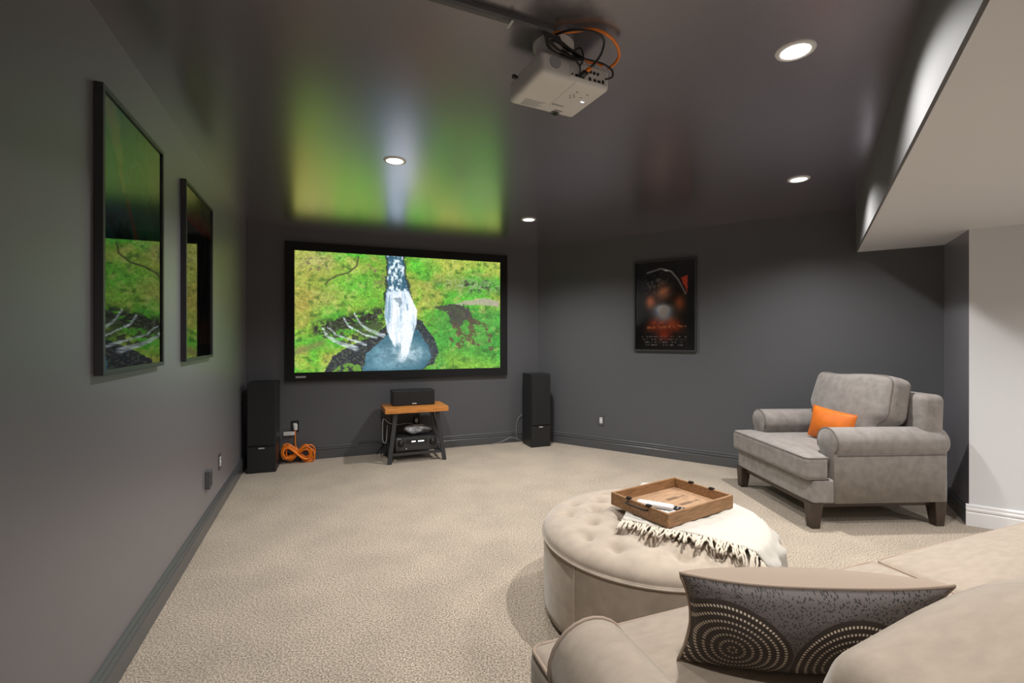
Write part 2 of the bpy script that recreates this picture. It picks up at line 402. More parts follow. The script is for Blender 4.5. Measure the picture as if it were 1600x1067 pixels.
def picture(name, width, height, nx, ny, paint, m, parent, y=0.0):
    """flat sheet in local xz, centred in x, facing -y, bottom at z=0"""
    u = np.linspace(0, 1, nx + 1); v = np.linspace(0, 1, ny + 1); U, V = np.meshgrid(u, v)   # v downwards
    rgb = np.clip(paint(U, V), 0, 255)
    me = bpy.data.meshes.new(name); nvt = U.size
    co = np.stack([(U - .5) * width, np.full(U.shape, y), (1 - V) * height], -1).reshape(-1, 3)
    i = np.arange(nx * ny); a = (i // nx) * (nx + 1) + i % nx
    faces = np.stack([a, a + nx + 1, a + nx + 2, a + 1], 1)
    me.vertices.add(nvt); me.vertices.foreach_set('co', co.astype(np.float32).ravel())
    me.loops.add(faces.size); me.loops.foreach_set('vertex_index', faces.ravel().astype(np.int32))
    me.polygons.add(len(faces)); me.polygons.foreach_set('loop_start', (np.arange(len(faces)) * 4).astype(np.int32))
    me.update(calc_edges=True)
    at = me.color_attributes.new('print', 'FLOAT_COLOR', 'POINT')
    col = np.concatenate([lin(rgb).reshape(-1, 3), np.ones((nvt, 1))], 1); at.data.foreach_set('color', col.astype(np.float32).ravel())
    me.materials.append(MATS[m]); o = bpy.data.objects.new(name, me); C.objects.link(o); o.parent = parent; return o

def homography(dst):
    src = [(0, 0), (1, 0), (1, 1), (0, 1)]; M, b = [], []
    for (u, v), (x, y) in zip(src, dst):
        M += [[u, v, 1, 0, 0, 0, -x * u, -x * v], [0, 0, 0, u, v, 1, -y * u, -y * v]]; b += [x, y]
    return np.append(np.linalg.solve(np.array(M, float), np.array(b, float)), 1)
def paint_falls(U, V):
    h = homography([(118, 102), (1348, 200), (1332, 830), (108, 842)]); W = h[6] * U + h[7] * V + 1
    X = (h[0] * U + h[1] * V + h[2]) / W; Y = (h[3] * U + h[4] * V + h[5]) / W
    n1 = fbm(X / 150, Y / 110, 4, 1); n2 = fbm(X / 26, Y / 22, 4, 5); n3 = fbm(X / 8, Y / 8, 3, 8)
    img = np.zeros(X.shape + (3,)) + np.array((122, 178, 42.))
    img = over(img, (78, 186, 38), sstep(.45, .65, n1))
    img = over(img, (168, 168, 62), sstep(.5, .3, n1) * .8)
    img = over(img, (88, 192, 42), np.exp(-(((X - 500) / 170) ** 2 + ((Y - 330) / 90) ** 2)) * .9)
    img = over(img, (172, 150, 58), np.exp(-(((X - 190) / 110) ** 2 + ((Y - 400) / 150) ** 2)) * .8)
    img = over(img, (176, 160, 74), np.exp(-(((X - 310) / 90) ** 2 + ((Y - 400) / 60) ** 2)) * .7)
    img = over(img, (180, 172, 98), np.exp(-(((X - 260) / 110) ** 2 + ((Y - 165) / 40) ** 2)) * .8)
    img = over(img, (172, 182, 62), sstep(330, 180, Y) * sstep(820, 1000, X) * .7)
    img = over(img, (50, 150, 46), sstep(430, 520, Y) * sstep(840, 1000, X) * .8)
    img = over(img, (128, 186, 44), sstep(640, 800, Y + (X - 1000) * -.25) * sstep(960, 1050, X) * .9)
    img *= (0.80 + 0.40 * n2)[..., None]
    img *= (0.78 + 0.44 * n3)[..., None]
    img = over(img, (44, 92, 26), sstep(.58, .72, fbm(X / 34, Y / 26, 5, 51)) * .55); img = over(img, (190, 196, 92), sstep(.6, .75, fbm(X / 40, Y / 30, 5, 57)) * .5)
    # scree, brown patches, a path
    img = over(img, (96, 84, 58), sstep(.56, .66, n2) * np.exp(-(((X - 240) / 90) ** 2 + ((Y - 190) / 50) ** 2)))
    img = over(img, (120, 100, 66), sstep(.5, .62, n2) * np.exp(-(((X - 600) / 60) ** 2 + ((Y - 250) / 80) ** 2)))
    img = over(img, (66, 62, 36), seg(X, Y, [(502, 148), (490, 205), (440, 245), (370, 262), (325, 285), (300, 315)], 5))
    sc = np.exp(-(((X - 1180) / 210) ** 2 + ((Y - 335 - (X - 1180) * .06) / 46) ** 2))
    img = over(img, (150, 150, 128), sc * sstep(.42, .6, n3) * .85); img = over(img, (54, 56, 46), sc * sstep(.54, .66, n2))
    img = over(img, (170, 160, 138), softpoly(X, Y, [(1020, 452), (1150, 425), (1250, 415), (1335, 428), (1335, 472), (1240, 455), (1100, 450)], 8) * .9)
    img = over(img, (62, 52, 54), (.55 + .6 * n2) * softpoly(X, Y, [(950, 450), (1040, 440), (1130, 450), (1180, 520), (1230, 570), (1150, 540), (1110, 560), (1085, 600), (1050, 560), (1020, 490)], 26))
    for st, ww in (([(1070, 560), (1090, 620), (1130, 650), (1090, 700)], 12), ([(1160, 540), (1175, 620), (1150, 650)], 11), ([(1180, 540), (1260, 590), (1275, 640), (1280, 720)], 7),
                   ([(1130, 640), (1200, 690)], 8), ([(1040, 650), (1080, 690)], 6)):
        img = over(img, (92, 66, 48), seg(X + (n2 - .5) * 26, Y + (n3 - .5) * 20, st, ww * 1.7) * sstep(.34, .56, fbm(X / 12, Y / 12, 4, 61)) * .9)
    # rock band on the left, dark basalt
    band = np.exp(-((Y - (590 - (X - 200) * .22)) / 42) ** 2) * sstep(190, 260, X) * sstep(670, 630, X)
    img = over(img, (38, 38, 30), np.clip(band * 1.3, 0, 1) * sstep(.36, .50, n2))
    img = over(img, (46, 50, 34), softpoly(X, Y, [(230, 590), (420, 540), (640, 520), (620, 620), (480, 690), (330, 660)], 34) * sstep(.40, .52, fbm(X / 22, Y / 18, 4, 77)) * .85)
    img = over(img, (120, 108, 66), np.exp(-((Y - (720 - (X - 110) * .32)) / 22) ** 2) * sstep(330, 250, X) * .7)
    img = over(img, (40, 42, 48), softpoly(X, Y, [(285, 850), (335, 750), (430, 690), (520, 655), (600, 620), (665, 560), (690, 640), (640, 760), (520, 850)], 10))
    img = over(img, (96, 150, 46), softpoly(X, Y, [(330, 850), (380, 800), (440, 790), (505, 805), (505, 850)], 10) * sstep(.36, .5, n2))
    img = over(img, (70, 96, 46), softpoly(X, Y, [(455, 600), (560, 560), (650, 560), (600, 640), (520, 640)], 10) * .6)
    # pool
    img = over(img, (36, 44, 52), softpoly(X, Y, [(825, 520), (880, 545), (905, 600), (960, 670), (972, 740), (930, 800), (860, 850), (780, 850), (800, 600)], 12))
    pool = softpoly(X, Y, [(510, 850), (540, 740), (600, 680), (670, 620), (720, 600), (850, 600), (900, 680), (925, 760), (890, 820), (850, 850)], 14)
    img = over(img, (44, 98, 118), pool)
    img = over(img, (120, 170, 190), pool * np.exp(-(((X - 640) / 110) ** 2 + ((Y - 760) / 90) ** 2)) * (0.4 + .8 * n2))
    img = over(img, (190, 215, 226), np.exp(-(((X - 775) / 85) ** 2 + ((Y - 735) / 65) ** 2)) * (0.1 + 1.3 * n2))
    img = over(img, (150, 190, 204), np.exp(-(((X - 860) / 60) ** 2 + ((Y - 730) / 40) ** 2)) * (1.1 * n2) * .7); img = over(img, (30, 66, 84), pool * sstep(.52, .66, fbm(X / 60, Y / 30, 4, 83)) * .25)
    # river and main fall
    cx = 722 + (Y - 150) * .05; wd = np.interp(Y, [100, 150, 260, 330, 400], [42, 42, 50, 58, 74])
    riv = sstep(wd + 6, wd - 4, np.abs(X - cx + (n2 - .5) * 22)) * sstep(430, 390, Y)
    img = over(img, (28, 40, 40), sstep(wd + 18, wd + 4, np.abs(X - cx + (n2 - .5) * 30)) * sstep(470, 420, Y))
    img = over(img, (44, 92, 116), riv); nf = fbm(X / 13, Y / 20, 4, 21)
    img = over(img, (220, 236, 244), riv * sstep(.40, .66, nf + sstep(300, 400, Y) * .14))
    lf = np.interp(Y, [345, 400, 500, 600, 690], [668, 662, 650, 664, 700]); rt = np.interp(Y, [345, 400, 480, 560, 640, 690], [790, 812, 845, 842, 815, 805])
    fall = sstep(lf - 4, lf + 6, X) * sstep(rt + 5, rt - 5, X) * sstep(350, 375, Y + (n2 - .5) * 40) * sstep(720, 660, Y + (fbm(X / 16, Y / 60, 3, 31) - .5) * 130)
    ns = fbm((X - 750) / (Y * .012 + 8), Y / 160, 3, 33)
    img = over(img, (206, 224, 238), fall); img = over(img, (98, 146, 176), fall * sstep(.56, .72, ns) * .75); img = over(img, (242, 247, 252), fall * sstep(.5, .3, ns))
    img = over(img, (40, 70, 90), softpoly(X, Y, [(705, 400), (745, 395), (760, 430), (740, 460), (722, 440)], 18) * .45)
    img = over(img, (232, 242, 249), seg(X + (n2 - .5) * 24, Y, [(785, 500), (778, 640), (770, 720), (750, 770)], 30, 30) * sstep(840, 690, Y + (n2 - .5) * 160))
    # small side falls
    for st, a, b in (([(275, 575), (305, 625), (370, 665), (480, 703)], 8, 15), ([(310, 570), (365, 620), (450, 650), (535, 680)], 5, 8),
                     ([(408, 515), (430, 560), (455, 580)], 5, 8), ([(470, 490), (505, 555), (560, 595), (640, 628)], 5, 12), ([(470, 590), (540, 625), (600, 640)], 4, 8)):
        img = over(img, (206, 226, 232), seg(X + (n2 - .5) * 16, Y + (n3 - .5) * 10, st, a * .8, b * 1.25) * (.05 + 1.25 * fbm(X / 26, Y / 7, 3, 71)) * .9)
    img = over(img, (96, 112, 84), sstep(70, 45, img.mean(-1)) * sstep(.52, .66, fbm(X / 9, Y / 7, 4, 91)) * .6); img *= (.84 + .32 * fbm(X / 6, Y / 6, 3, 95))[..., None]
    g_ = img.mean(-1, keepdims=True)
    return (img * .86 + g_ * .14) * .93 + 15
def paint_poster_dawn(U, V):          # plain stand-in: teal and green washes, a pale streak, dark foliage below
    X, Y = U * 68, V * 101; n = fbm(X / 9, Y / 9, 4, 2); n2 = fbm(X / 3, Y / 3, 4, 6)
    img = over(np.zeros(X.shape + (3,)) + np.array((72, 150, 132.)), (96, 176, 116), sstep(.35, .9, U) * .8)
    img = over(img, (64, 138, 150), sstep(.5, .15, U) * sstep(.15, .3, V) * .8)
    img = over(img, (214, 190, 150), seg(X + (n2 - .5) * 6, Y, [(4, -4), (14, 12), (22, 30)], 10, 2) * .9)
    img = over(img, (190, 120, 84), seg(X + (n2 - .5) * 3, Y, [(26, 34), (36, 48), (46, 62)], 2, 4) * .7)
    img = over(img, (200, 226, 222), seg(X, Y, [(27, 26), (30, 18), (38, 14), (46, 18), (50, 27)], .9) * .7)
    img = over(img, (30, 66, 52), sstep(.42, .56, V + (n - .5) * .3)); img = over(img, (92, 104, 84), sstep(.52, .66, n2) * sstep(.45, .6, V) * .7)
    img = over(img, (24, 40, 44), sstep(.72, .95, V)); return img * (.85 + .3 * n)[..., None] * 1.25 + 22
def paint_poster_jungle(U, V):        # plain stand-in: amber sky band above dark green wash, rusty ground
    X, Y = U * 68, V * 101; n = fbm(X / 9, Y / 9, 4, 12); n2 = fbm(X / 2.5, Y / 9, 4, 16)
    img = over(np.zeros(X.shape + (3,)) + np.array((150, 178, 96.)), (206, 150, 66), sstep(.05, .17, V) * sstep(.1, .5, U))
    img = over(img, (196, 100, 52), sstep(.13, .2, V + (n2 - .5) * .08)); img = over(img, (40, 76, 66), sstep(.19, .23, V + (n - .5) * .05))
    img = over(img, (118, 138, 124), sstep(.5, .66, n2) * sstep(.25, .3, V) * .6)
    img = over(img, (132, 84, 60), sstep(.66, .85, V + (n - .5) * .2) * .85); img = over(img, (34, 60, 44), sstep(.9, .97, V))
    return img * (.85 + .3 * n)[..., None] * 1.25 + 18
def paint_poster_ember(U, V):         # plain stand-in: black sheet, cold glow above an ember glow, warm smudges, credit lines
    X, Y = U * 68, V * 101; n = fbm(X / 8, Y / 8, 4, 22); n2 = fbm(X / 2.5, Y / 2.5, 4, 26)
    img = np.zeros(X.shape + (3,)) + np.array((17, 17, 19.))
    g = lambda cx, cy, sx, sy: np.exp(-(((X - cx) / sx) ** 2 + ((Y - cy) / sy) ** 2))
    img = over(img, (112, 112, 114), g(24, 24, 14, 12) * sstep(.4, .65, n2) * .8); img = over(img, (150, 150, 152), seg(X, Y, [(14, 12), (30, 8), (42, 12), (50, 22), (58, 38)], 1.2) * .8)
    img = over(img, (196, 66, 42), softpoly(X, Y, [(53, 20), (60, 17), (60, 38)], 1, 4, .3))
    img = over(img, (196, 132, 92), g(33, 36, 9, 10) * (.5 + .6 * n)); img = over(img, (176, 104, 70), g(18, 46, 6, 8) * (.5 + .6 * n)); img = over(img, (178, 98, 62), g(51, 48, 7, 10) * (.5 + .6 * n))
    img = over(img, (196, 84, 44), sstep(22, 6, np.abs(X - 34) - (Y - 60) * .4) * sstep(58, 70, Y) * sstep(86, 74, Y) * (.35 + .8 * n2))
    img = over(img, (178, 192, 214), g(33, 60, 11, 9)); img = over(img, (240, 246, 252), g(33, 54, 7, 4))
    img = over(img, (214, 130, 84), seg(X, Y, [(14, 76), (58, 74)], 1.6) * sstep(.35, .6, n2)); img = over(img, (190, 70, 38), g(34, 84, 9, 7) * .8)
    for k in range(4):
        yy = 86 + k * 3.2; img = over(img, (140, 132, 130), sstep(.7, .4, np.abs(Y - yy)) * sstep(.45, .6, fbm(X / 1.2, Y * 0 + k, 2, 40 + k)) * (np.abs(X - 34) < 26 - k))
    return img * 1.5
# ------------------------------------------------------------------ projection screen on the back wall
uB = (B - A).normalized(); nB = Vector((uB.y, -uB.x, 0)); rB = ang(uB)
p0, p1 = onwall(446, A, B), onwall(791, A, B); SW = (p1 - p0).length; SZ0, SZ1 = 0.838, 2.298
t = thing('projection_screen', 'wide black framed projection screen showing a waterfall in green hills', 'projection screen', (p0 + p1) / 2 + nB * 0.002 + Vector((0, 0, SZ0)), rB)
fw, fd, hgt = 0.088, 0.04, SZ1 - SZ0
for x0, x1, z0, z1 in ((-SW / 2, SW / 2, hgt - fw, hgt), (-SW / 2, SW / 2, 0, fw), (-SW / 2, -SW / 2 + fw, fw, hgt - fw), (SW / 2 - fw, SW / 2, fw, hgt - fw)):
    box(x0, x1, -fd, 0, z0, z1).build('frame_bar', 'black_velvet', t, bevel=0.003)
pic = picture('picture_surface', SW - 2 * fw, hgt - 2 * fw, 400, 226, paint_falls, 'screen_picture', t, -0.018); pic.location.z = fw
box(-SW / 2 + fw, SW / 2 - fw, -0.016, -0.004, fw, hgt - fw).build('backing', 'black_velvet', t)
mb = MB(); x = -SW / 2 + fw + 0.012
for k in range(8):
    mb.box(x, x + 0.009, -fd - 0.001, -fd, 0.034, 0.052); x += 0.0125
mb.build('brand_badge', 'badge', t)

# ------------------------------------------------------------------ framed posters
def poster(pa, pb, n, z0, z1, paint, label, glass='picture_glass', nx=110, ny=160):
    u = (pb - pa).normalized(); wd = (pb - pa).length; hh = z1 - z0
    t = thing('framed_poster', label, 'poster', (pa + pb) / 2 + n * 0.001 + Vector((0, 0, z0)), ang(u))
    fw, fd = 0.018, 0.026
    for x0, x1, a, b in ((-wd / 2, wd / 2, hh - fw, hh), (-wd / 2, wd / 2, 0, fw), (-wd / 2, -wd / 2 + fw, fw, hh - fw), (wd / 2 - fw, wd / 2, fw, hh - fw)):
        box(x0, x1, -fd, 0, a, b).build('frame_bar', 'charcoal_plastic', t, bevel=0.002)
    pr = picture('poster_sheet', wd - 2 * fw, hh - 2 * fw, nx, ny, paint, 'poster_print', t, -0.013); pr.location.z = fw
    box(-wd / 2 + fw, wd / 2 - fw, -0.012, -0.002, fw, hh - fw).build('backing_board', 'black_velvet', t)
    MB().add([(-wd / 2 + fw, -0.019, fw), (wd / 2 - fw, -0.019, fw), (wd / 2 - fw, -0.019, hh - fw), (-wd / 2 + fw, -0.019, hh - fw)], [(0, 1, 2, 3)]).build('glass_pane', glass, t)
    return t
nL = Vector((uL.y, -uL.x, 0))
poster(onwall(146, Gp, A), onwall(246, Gp, A), nL, 1.166, 2.178, paint_poster_dawn, 'tall framed teal green poster with a pale streak on the long wall')
poster(onwall(282, Gp, A), onwall(326, Gp, A), nL, 1.163, 2.175, paint_poster_jungle, 'framed poster with amber top band, hung nearer the screen wall')
uR = (Cc - B).normalized(); nR = Vector((uR.y, -uR.x, 0))
poster(onwall(991.5, B, Cc), onwall(1089, B, Cc), nR, 1.146, 2.13, paint_poster_ember, 'framed black poster with orange glow on the armchair wall', 'clear_acrylic')

# ------------------------------------------------------------------ wall outlets
def outlet(p, n, z, label, face='white_plastic', plate='trim_paint'):
    t = thing('wall_outlet', label, 'outlet', p + n * 0.0005 + Vector((0, 0, z)), ang(Vector((-n.y, n.x, 0))))
    box(-0.038, 0.038, -0.006, 0, -0.06, 0.06).build('cover_plate', plate, t, bevel=0.002)
    f = box(-0.017, 0.017, -0.010, -0.005, -0.034, 0.034).build('receptacle', face, t, bevel=0.0015)
    for zz in (-0.018, 0.018): MB().box(-0.007, -0.004, -0.0108, -0.0098, zz - 0.005, zz + 0.005).box(0.004, 0.007, -0.0108, -0.0098, zz - 0.005, zz + 0.005).build('slot', 'black_plastic', f)
    return t
pw = onwall(939.5, B, Cc); outlet(pw, nR, CH - (656.5 - HY) / F * pw.y, 'wall outlet with white receptacle on the armchair wall')
pw = onwall(342.5, Gp, A); outlet(pw, nL, CH - (721 - HY) / F * pw.y, 'wall outlet with white receptacle low on the poster wall')
pw = onwall(322, Gp, A); zz = CH - (749 - HY) / F * pw.y
t = thing('cable_box', 'dark painted cable box low on the poster wall', 'wall box', pw + nL * 0.0005 + Vector((0, 0, zz)), ang(uL))
box(-0.037, 0.037, -0.030, 0, -0.06, 0.06).build('housing', 'trim_paint', t, bevel=0.003)
box(-0.015, 0.015, -0.033, -0.029, -0.04, 0.04).build('cover', 'charcoal_plastic', t, bevel=0.001)
pw = onwall(461, A, B); zo = CH - (666 - HY) / F * pw.y; po = pw
outlet(pw, nB, zo, 'dark plated wall outlet above the coiled orange cord', plate='black_plastic')
pw2 = onwall(650, A, B); zo2 = CH - (656 - HY) / F * pw2.y
outlet(pw2, nB, zo2, 'wall outlet behind the small wooden media stand', face='charcoal_plastic', plate='black_plastic')

# ================================================================== SPEAKERS
def tower(loc, rz, label, depth=0.30):
    t = thing('tower_speaker', label, 'speaker', loc, rz, 'tower speakers beside the screen')
    W_, Hh = 0.25, 0.862      # local: front at y=0 facing -y
    box(-W_ / 2, W_ / 2, 0.012, depth, 0.0, Hh).build('cabinet', 'black_box', t, bevel=0.006)
    box(-W_ / 2 + 0.006, W_ / 2 - 0.006, -0.010, 0.013, 0.262, Hh - 0.010).build('grille', 'black_grille', t, bevel=0.006)
    lo = box(-W_ / 2 + 0.004, W_ / 2 - 0.004, 0.0, 0.013, 0.004, 0.252).build('front_panel', 'black_box', t, bevel=0.003)
    MB().rbox(0, -0.002, 0.236, 0.026, 0.003, 0.006, 0.0025, 3).build('badge', 'badge', lo, True)
    return t
fl, fr = G(385.2, 740.3), G(431.7, 737.4)
nb_in = -nB
tower(((fl + fr) / 2) + nB * 0.005, rB - 0.03, 'black tower speaker in the corner by the poster wall')
fl, fr = G(827.5, 698.3), G(858, 695.7)
tower(((fl + fr) / 2) + nB * 0.045, rB, 'black tower speaker where the screen wall meets the armchair wall', 0.27)

# ================================================================== MEDIA STAND
f0 = G(610, 726.2); f1 = G(693.5, 718.7); mid = (f0 + f1) / 2
t = thing('media_stand', 'small wooden top media stand on splayed dark steel legs', 'stand', mid, rB)
TW, TD, TZ = 0.655, 0.43, 0.567    # local: front legs at y=0, back towards +y
MB().box(-TW / 2, TW / 2, -0.005, TD, TZ - 0.05, TZ).build('table_top', 'table_wood', t, bevel=0.003)
for sx in (-1, 1):
    for (yb, yt) in ((0.015, 0.05), (TD - 0.03, TD - 0.07)):
        b_, t_ = Vector((sx * 0.285, yb, 0)), Vector((sx * 0.215, yt, TZ - 0.05))
        MB().frustum(b_, (0.021, 0.012), t_, (0.021, 0.012)).build('leg', 'steel_dark', t, bevel=0.002)
    a_, c_ = Vector((sx * 0.268, 0.03, 0.085)), Vector((sx * 0.268, TD - 0.04, 0.085))
    MB().box(sx * 0.268 - 0.012, sx * 0.268 + 0.012, 0.02, TD - 0.035, 0.075, 0.099).build('side_rail', 'steel_dark', t, bevel=0.002)
    MB().tube([(sx * 0.262, 0.04, 0.10), (sx * 0.222, TD - 0.07, TZ - 0.055)], 0.007, 6).build('cross_brace', 'black_plastic', t)
MB().box(-0.262, 0.262, 0.02, 0.05, 0.078, 0.102).build('shelf_rail', 'steel_dark', t, bevel=0.002)
MB().box(-0.262, 0.262, 0.35, 0.38, 0.078, 0.102).build('shelf_rail', 'steel_dark', t, bevel=0.002)
MS = Matrix.Translation(mid) @ Matrix.Rotation(rB, 4, 'Z')
# centre speaker
cl = MS @ Vector((-0.005, 0.185, TZ + 0.001))
t = thing('center_speaker', 'low wide black speaker on the wooden media stand', 'speaker', cl, rB)
box(-0.225, 0.225, 0.010, 0.20, 0, 0.158).build('cabinet', 'black_box', t, bevel=0.006)
g_ = box(-0.219, 0.219, -0.010, 0.011, 0.005, 0.150).build('grille', 'black_grille', t, bevel=0.005)
MB().rbox(0, -0.012, 0.020, 0.024, 0.003, 0.006, 0.0025, 3).build('badge', 'badge', g_, True)
# receiver
cl = MS @ Vector((0.005, 0.075, 0.103))
t = thing('av_receiver', 'dark grey receiver with two knobs under the wooden stand', 'receiver', cl, rB)
box(-0.2175, 0.2175, 0.004, 0.30, 0.012, 0.150).build('case', 'charcoal_plastic', t, bevel=0.003)
fp = box(-0.2175, 0.2175, -0.004, 0.004, 0.010, 0.150).build('front_panel', 'charcoal_plastic', t, bevel=0.002)
for sx in (-1, 1):
    for yy in (0.03, 0.25): MB().lathe([(0.0005, 0), (0.02, 0), (0.02, 0.012), (0.0005, 0.012)], 16, (sx * 0.18, yy)).build('foot', 'black_plastic', t)
RX = Matrix.Rotation(PI / 2, 4, 'X')
for xx in (-0.165, 0.165):
    k = MB().lathe([(0.034, 0), (0.034, 0.003), (0.030, 0.004), (0.028, 0.018), (0.024, 0.021), (0.0005, 0.021)], 32).build('knob', 'black_plastic', t, True, M=Matrix.Translation((xx, -0.004, 0.090)) @ RX)
    MB().box(xx - 0.002, xx + 0.002, -0.0262, -0.0245, 0.098, 0.112).build('pointer', 'grey_cable', k)
dsp = box(-0.115, 0.105, -0.0055, -0.003, 0.082, 0.122).build('display', 'black_plastic', t)
for x0, nn in ((-0.055, 4), (0.012, 6)):
    mb = MB()
    for k in range(nn): mb.box(x0 + k * 0.011, x0 + k * 0.011 + 0.008, -0.0064, -0.0054, 0.095 + (k % 2) * 0.003, 0.109)
    mb.build('display_digits', 'glow', dsp)['kind'] = 'stuff'
for k in range(7): MB().box(-0.09 + k * 0.028, -0.076 + k * 0.028, -0.007, -0.003, 0.064, 0.069).build('button', 'black_plastic', t)
MB().box(-0.2, -0.165, -0.0052, -0.0035, 0.136, 0.141).build('logo', 'badge', t)
MB().lathe([(0.007, 0), (0.007, 0.004), (0.0005, 0.004)], 12).build('jack', 'badge', t, M=Matrix.Translation((-0.11, -0.004, 0.032)) @ RX)
# plastic wrapped bundle on the receiver
cl = MS @ Vector((0.03, 0.20, 0.254))
def lump(u, v):
    a = 2 * PI * u; b = v * PI; r = 1 + 0.22 * math.sin(3 * a + 1) * math.sin(2 * b) + 0.10 * math.sin(7 * a + 4 * b)
    return (0.135 * r * math.cos(a) * math.sin(b), 0.07 * r * math.sin(a) * math.sin(b), 0.052 + 0.050 * -math.cos(b) * (1 + .25 * math.sin(2 * a + .6) * math.sin(b)))
tag(MB().grid(lump, 40, 20).build('wrapped_bundle', 'plastic_film', None, True, M=Matrix.Translation(cl) @ Matrix.Rotation(rB, 4, 'Z')),
    'crumpled grey plastic wrapped bundle lying on the receiver', 'plastic bag')
# grey cable looping from the outlet behind the stand
def ms(x, y, z): return MS @ Vector((x, y, z))
oL = Vector(((pw2 + nB * 0.03).x, (pw2 + nB * 0.03).y, zo2))
t = thing('grey_cable', 'thin grey cable looping from outlet past the left stand leg', 'cable', (oL.x, oL.y, 0))
inv = Matrix.Translation((-oL.x, -oL.y, 0))
MB().tube([oL, oL + Vector((0, -0.02, -0.045)), ms(-0.06, .33, .355), ms(-0.16, .25, .36), ms(-0.26, .20, .39), ms(-0.325, .17, .44), ms(-0.335, .17, .33), ms(-0.33, .17, .21), ms(-0.30, .17, .20), ms(-0.29, .18, .30), ms(-.285, .2, .37)], 0.005, 8, smooth=8).build('cord', 'grey_cable', t, True, M=inv)
MB().rbox(0, 0, 0, 0.014, 0.018, 0.020, 0.006, 4).build('plug', 'white_plastic', t, True, M=inv @ Matrix.Translation(oL))
# speaker wires along the wall
def floorwire(pts, r, label, name='speaker_wire', m='grey_cable'):
    return tag(MB().tube(pts, r, 6, smooth=8).build(name, m, None, True), label, 'cable')
w0 = onwall(780, A, B) + nB * 0.03
floorwire([onwall(765, A, B) + nB * 0.045 + Vector((0, 0, .004)), onwall(780, A, B) + nB * 0.045 + Vector((0, 0, .02)), onwall(795, A, B) + nB * 0.04 + Vector((0, 0, .065)), onwall(806, A, B) + nB * 0.04 + Vector((0, 0, .045)), onwall(812, A, B) + nB * 0.03 + Vector((0, 0, .012))],
          0.003, 'thin grey wire arching off the carpet beside the tower speaker')
floorwire([onwall(806, A, B) + nB * 0.03 + Vector((0, 0, .02)), onwall(805, A, B) + nB * 0.03 + Vector((0, 0, .16)), onwall(808, A, B) + nB * 0.025 + Vector((0, 0, .28)), onwall(814, A, B) + nB * 0.03 + Vector((0, 0, .34))],
          0.003, 'thin grey wire hanging behind the tower speaker by the armchair wall')
floorwire([onwall(560, A, B) + nB * 0.03 + Vector((0, 0, .142)), onwall(585, A, B) + nB * 0.03 + Vector((0, 0, .145)), onwall(600, A, B) + nB * 0.045 + Vector((0, 0, .12)), onwall(592, A, B) + nB * 0.05 + Vector((0, 0, .06)), onwall(588, A, B) + nB * 0.05 + Vector((0, 0, .006))],
          0.004, 'black wire tangle by the left leg of the media stand', m='black_cable')
# ------------------------------------------------------------------ orange cord coil
co = Vector((po.x, po.y, 0)) + nB * 0.06 + uB * 0.03
t = thing('extension_cord', 'coiled orange extension cord plugged into the wall outlet', 'cord', co, rB)
mb = MB()
for k in range(8):                        # figure eight of loops, leaning on the baseboard
    a = 0.085 + 0.022 * (k % 3); pts = []
    for s_ in range(24):
        th = 2 * PI * s_ / 24; sx = math.sin(th); e = (0.110 + .045 * ((k * 7) % 4) / 3) * sx + .010 * math.sin(k * 1.7)
        zz = 0.098 + .012 * math.sin(k * 2.3) + (0.085 - .011 * ((k * 5) % 4)) * math.sin(2 * th) * (0.9 if sx < 0 else 1.0) + 0.010 * (k % 2) - e * (0.05 + .09 * (k % 3))
        pts.append((e, -0.012 - 0.010 * k + 0.010 * math.cos(th * 3 + k), max(0.008, zz)))
    mb.tube(pts, 0.0078, 8, True, 3)
mb.build('coil', 'orange_cable', t, True)
MB().tube([(-0.022, 0.035, zo - 0.03), (-0.026, 0.020, zo - 0.09), (-0.022, 0.005, zo - 0.19), (0.0, -0.005, 0.13), (0.012, -0.03, 0.09)], 0.0058, 8, smooth=8).build('lead', 'orange_cable', t, True)
MB().rbox(-0.022, 0.036, zo - 0.006, 0.017, 0.016, 0.030, 0.006, 4).build('plug', 'white_plastic', t, True)
tg = MB().box(-0.135, -0.030, 0.018, 0.0188, zo - 0.083, zo - 0.045).build('paper_tag', 'white_plastic', t)
mb = MB()
for r_ in range(3):
    for k in range(7 - r_): mb.box(-0.127 + k * 0.012, -0.118 + k * 0.012, 0.0172, 0.0179, zo - 0.056 - r_ * 0.009, zo - 0.052 - r_ * 0.009)
mb.build('tag_print', 'label_grey', tg)

# ================================================================== PROJECTOR
k = 0.97; PR = math.radians(26.5); pc = Vector((0.186, 1.915, 2.27))
t = thing('projector', 'white ceiling mounted projector aimed at the waterfall screen', 'projector', pc, PR)
hx, hy, hz = 0.158, 0.134, 0.043      # local +y faces the screen, -y is the connector side
shell = MB().rbox(0, 0, hz, hx, hy, hz, 0.020, 5, warp=lambda p: Vector((p.x, p.y, p.z))).build('body', 'projector_shell', t, True)
# mount
mt = MB().lathe([(0.080, H - pc.z - 0.0005), (0.080, H - pc.z - 0.012), (0.072, H - pc.z - 0.020), (0.070, 2 * hz - 0.001), (0.0005, 2 * hz - 0.001)], 40, (-0.055, -0.055)).build('ceiling_mount', 'projector_shell', t, True)
MB().lathe([(0.0005, 0), (0.024, 0), (0.024, 0.003), (0.0005, 0.003)], 28).build('speaker_grille', 'projector_grey', t, M=Matrix.Translation((-0.095, -hy + 0.001, 0.050)) @ Matrix.Rotation(PI / 2, 4, 'X'))
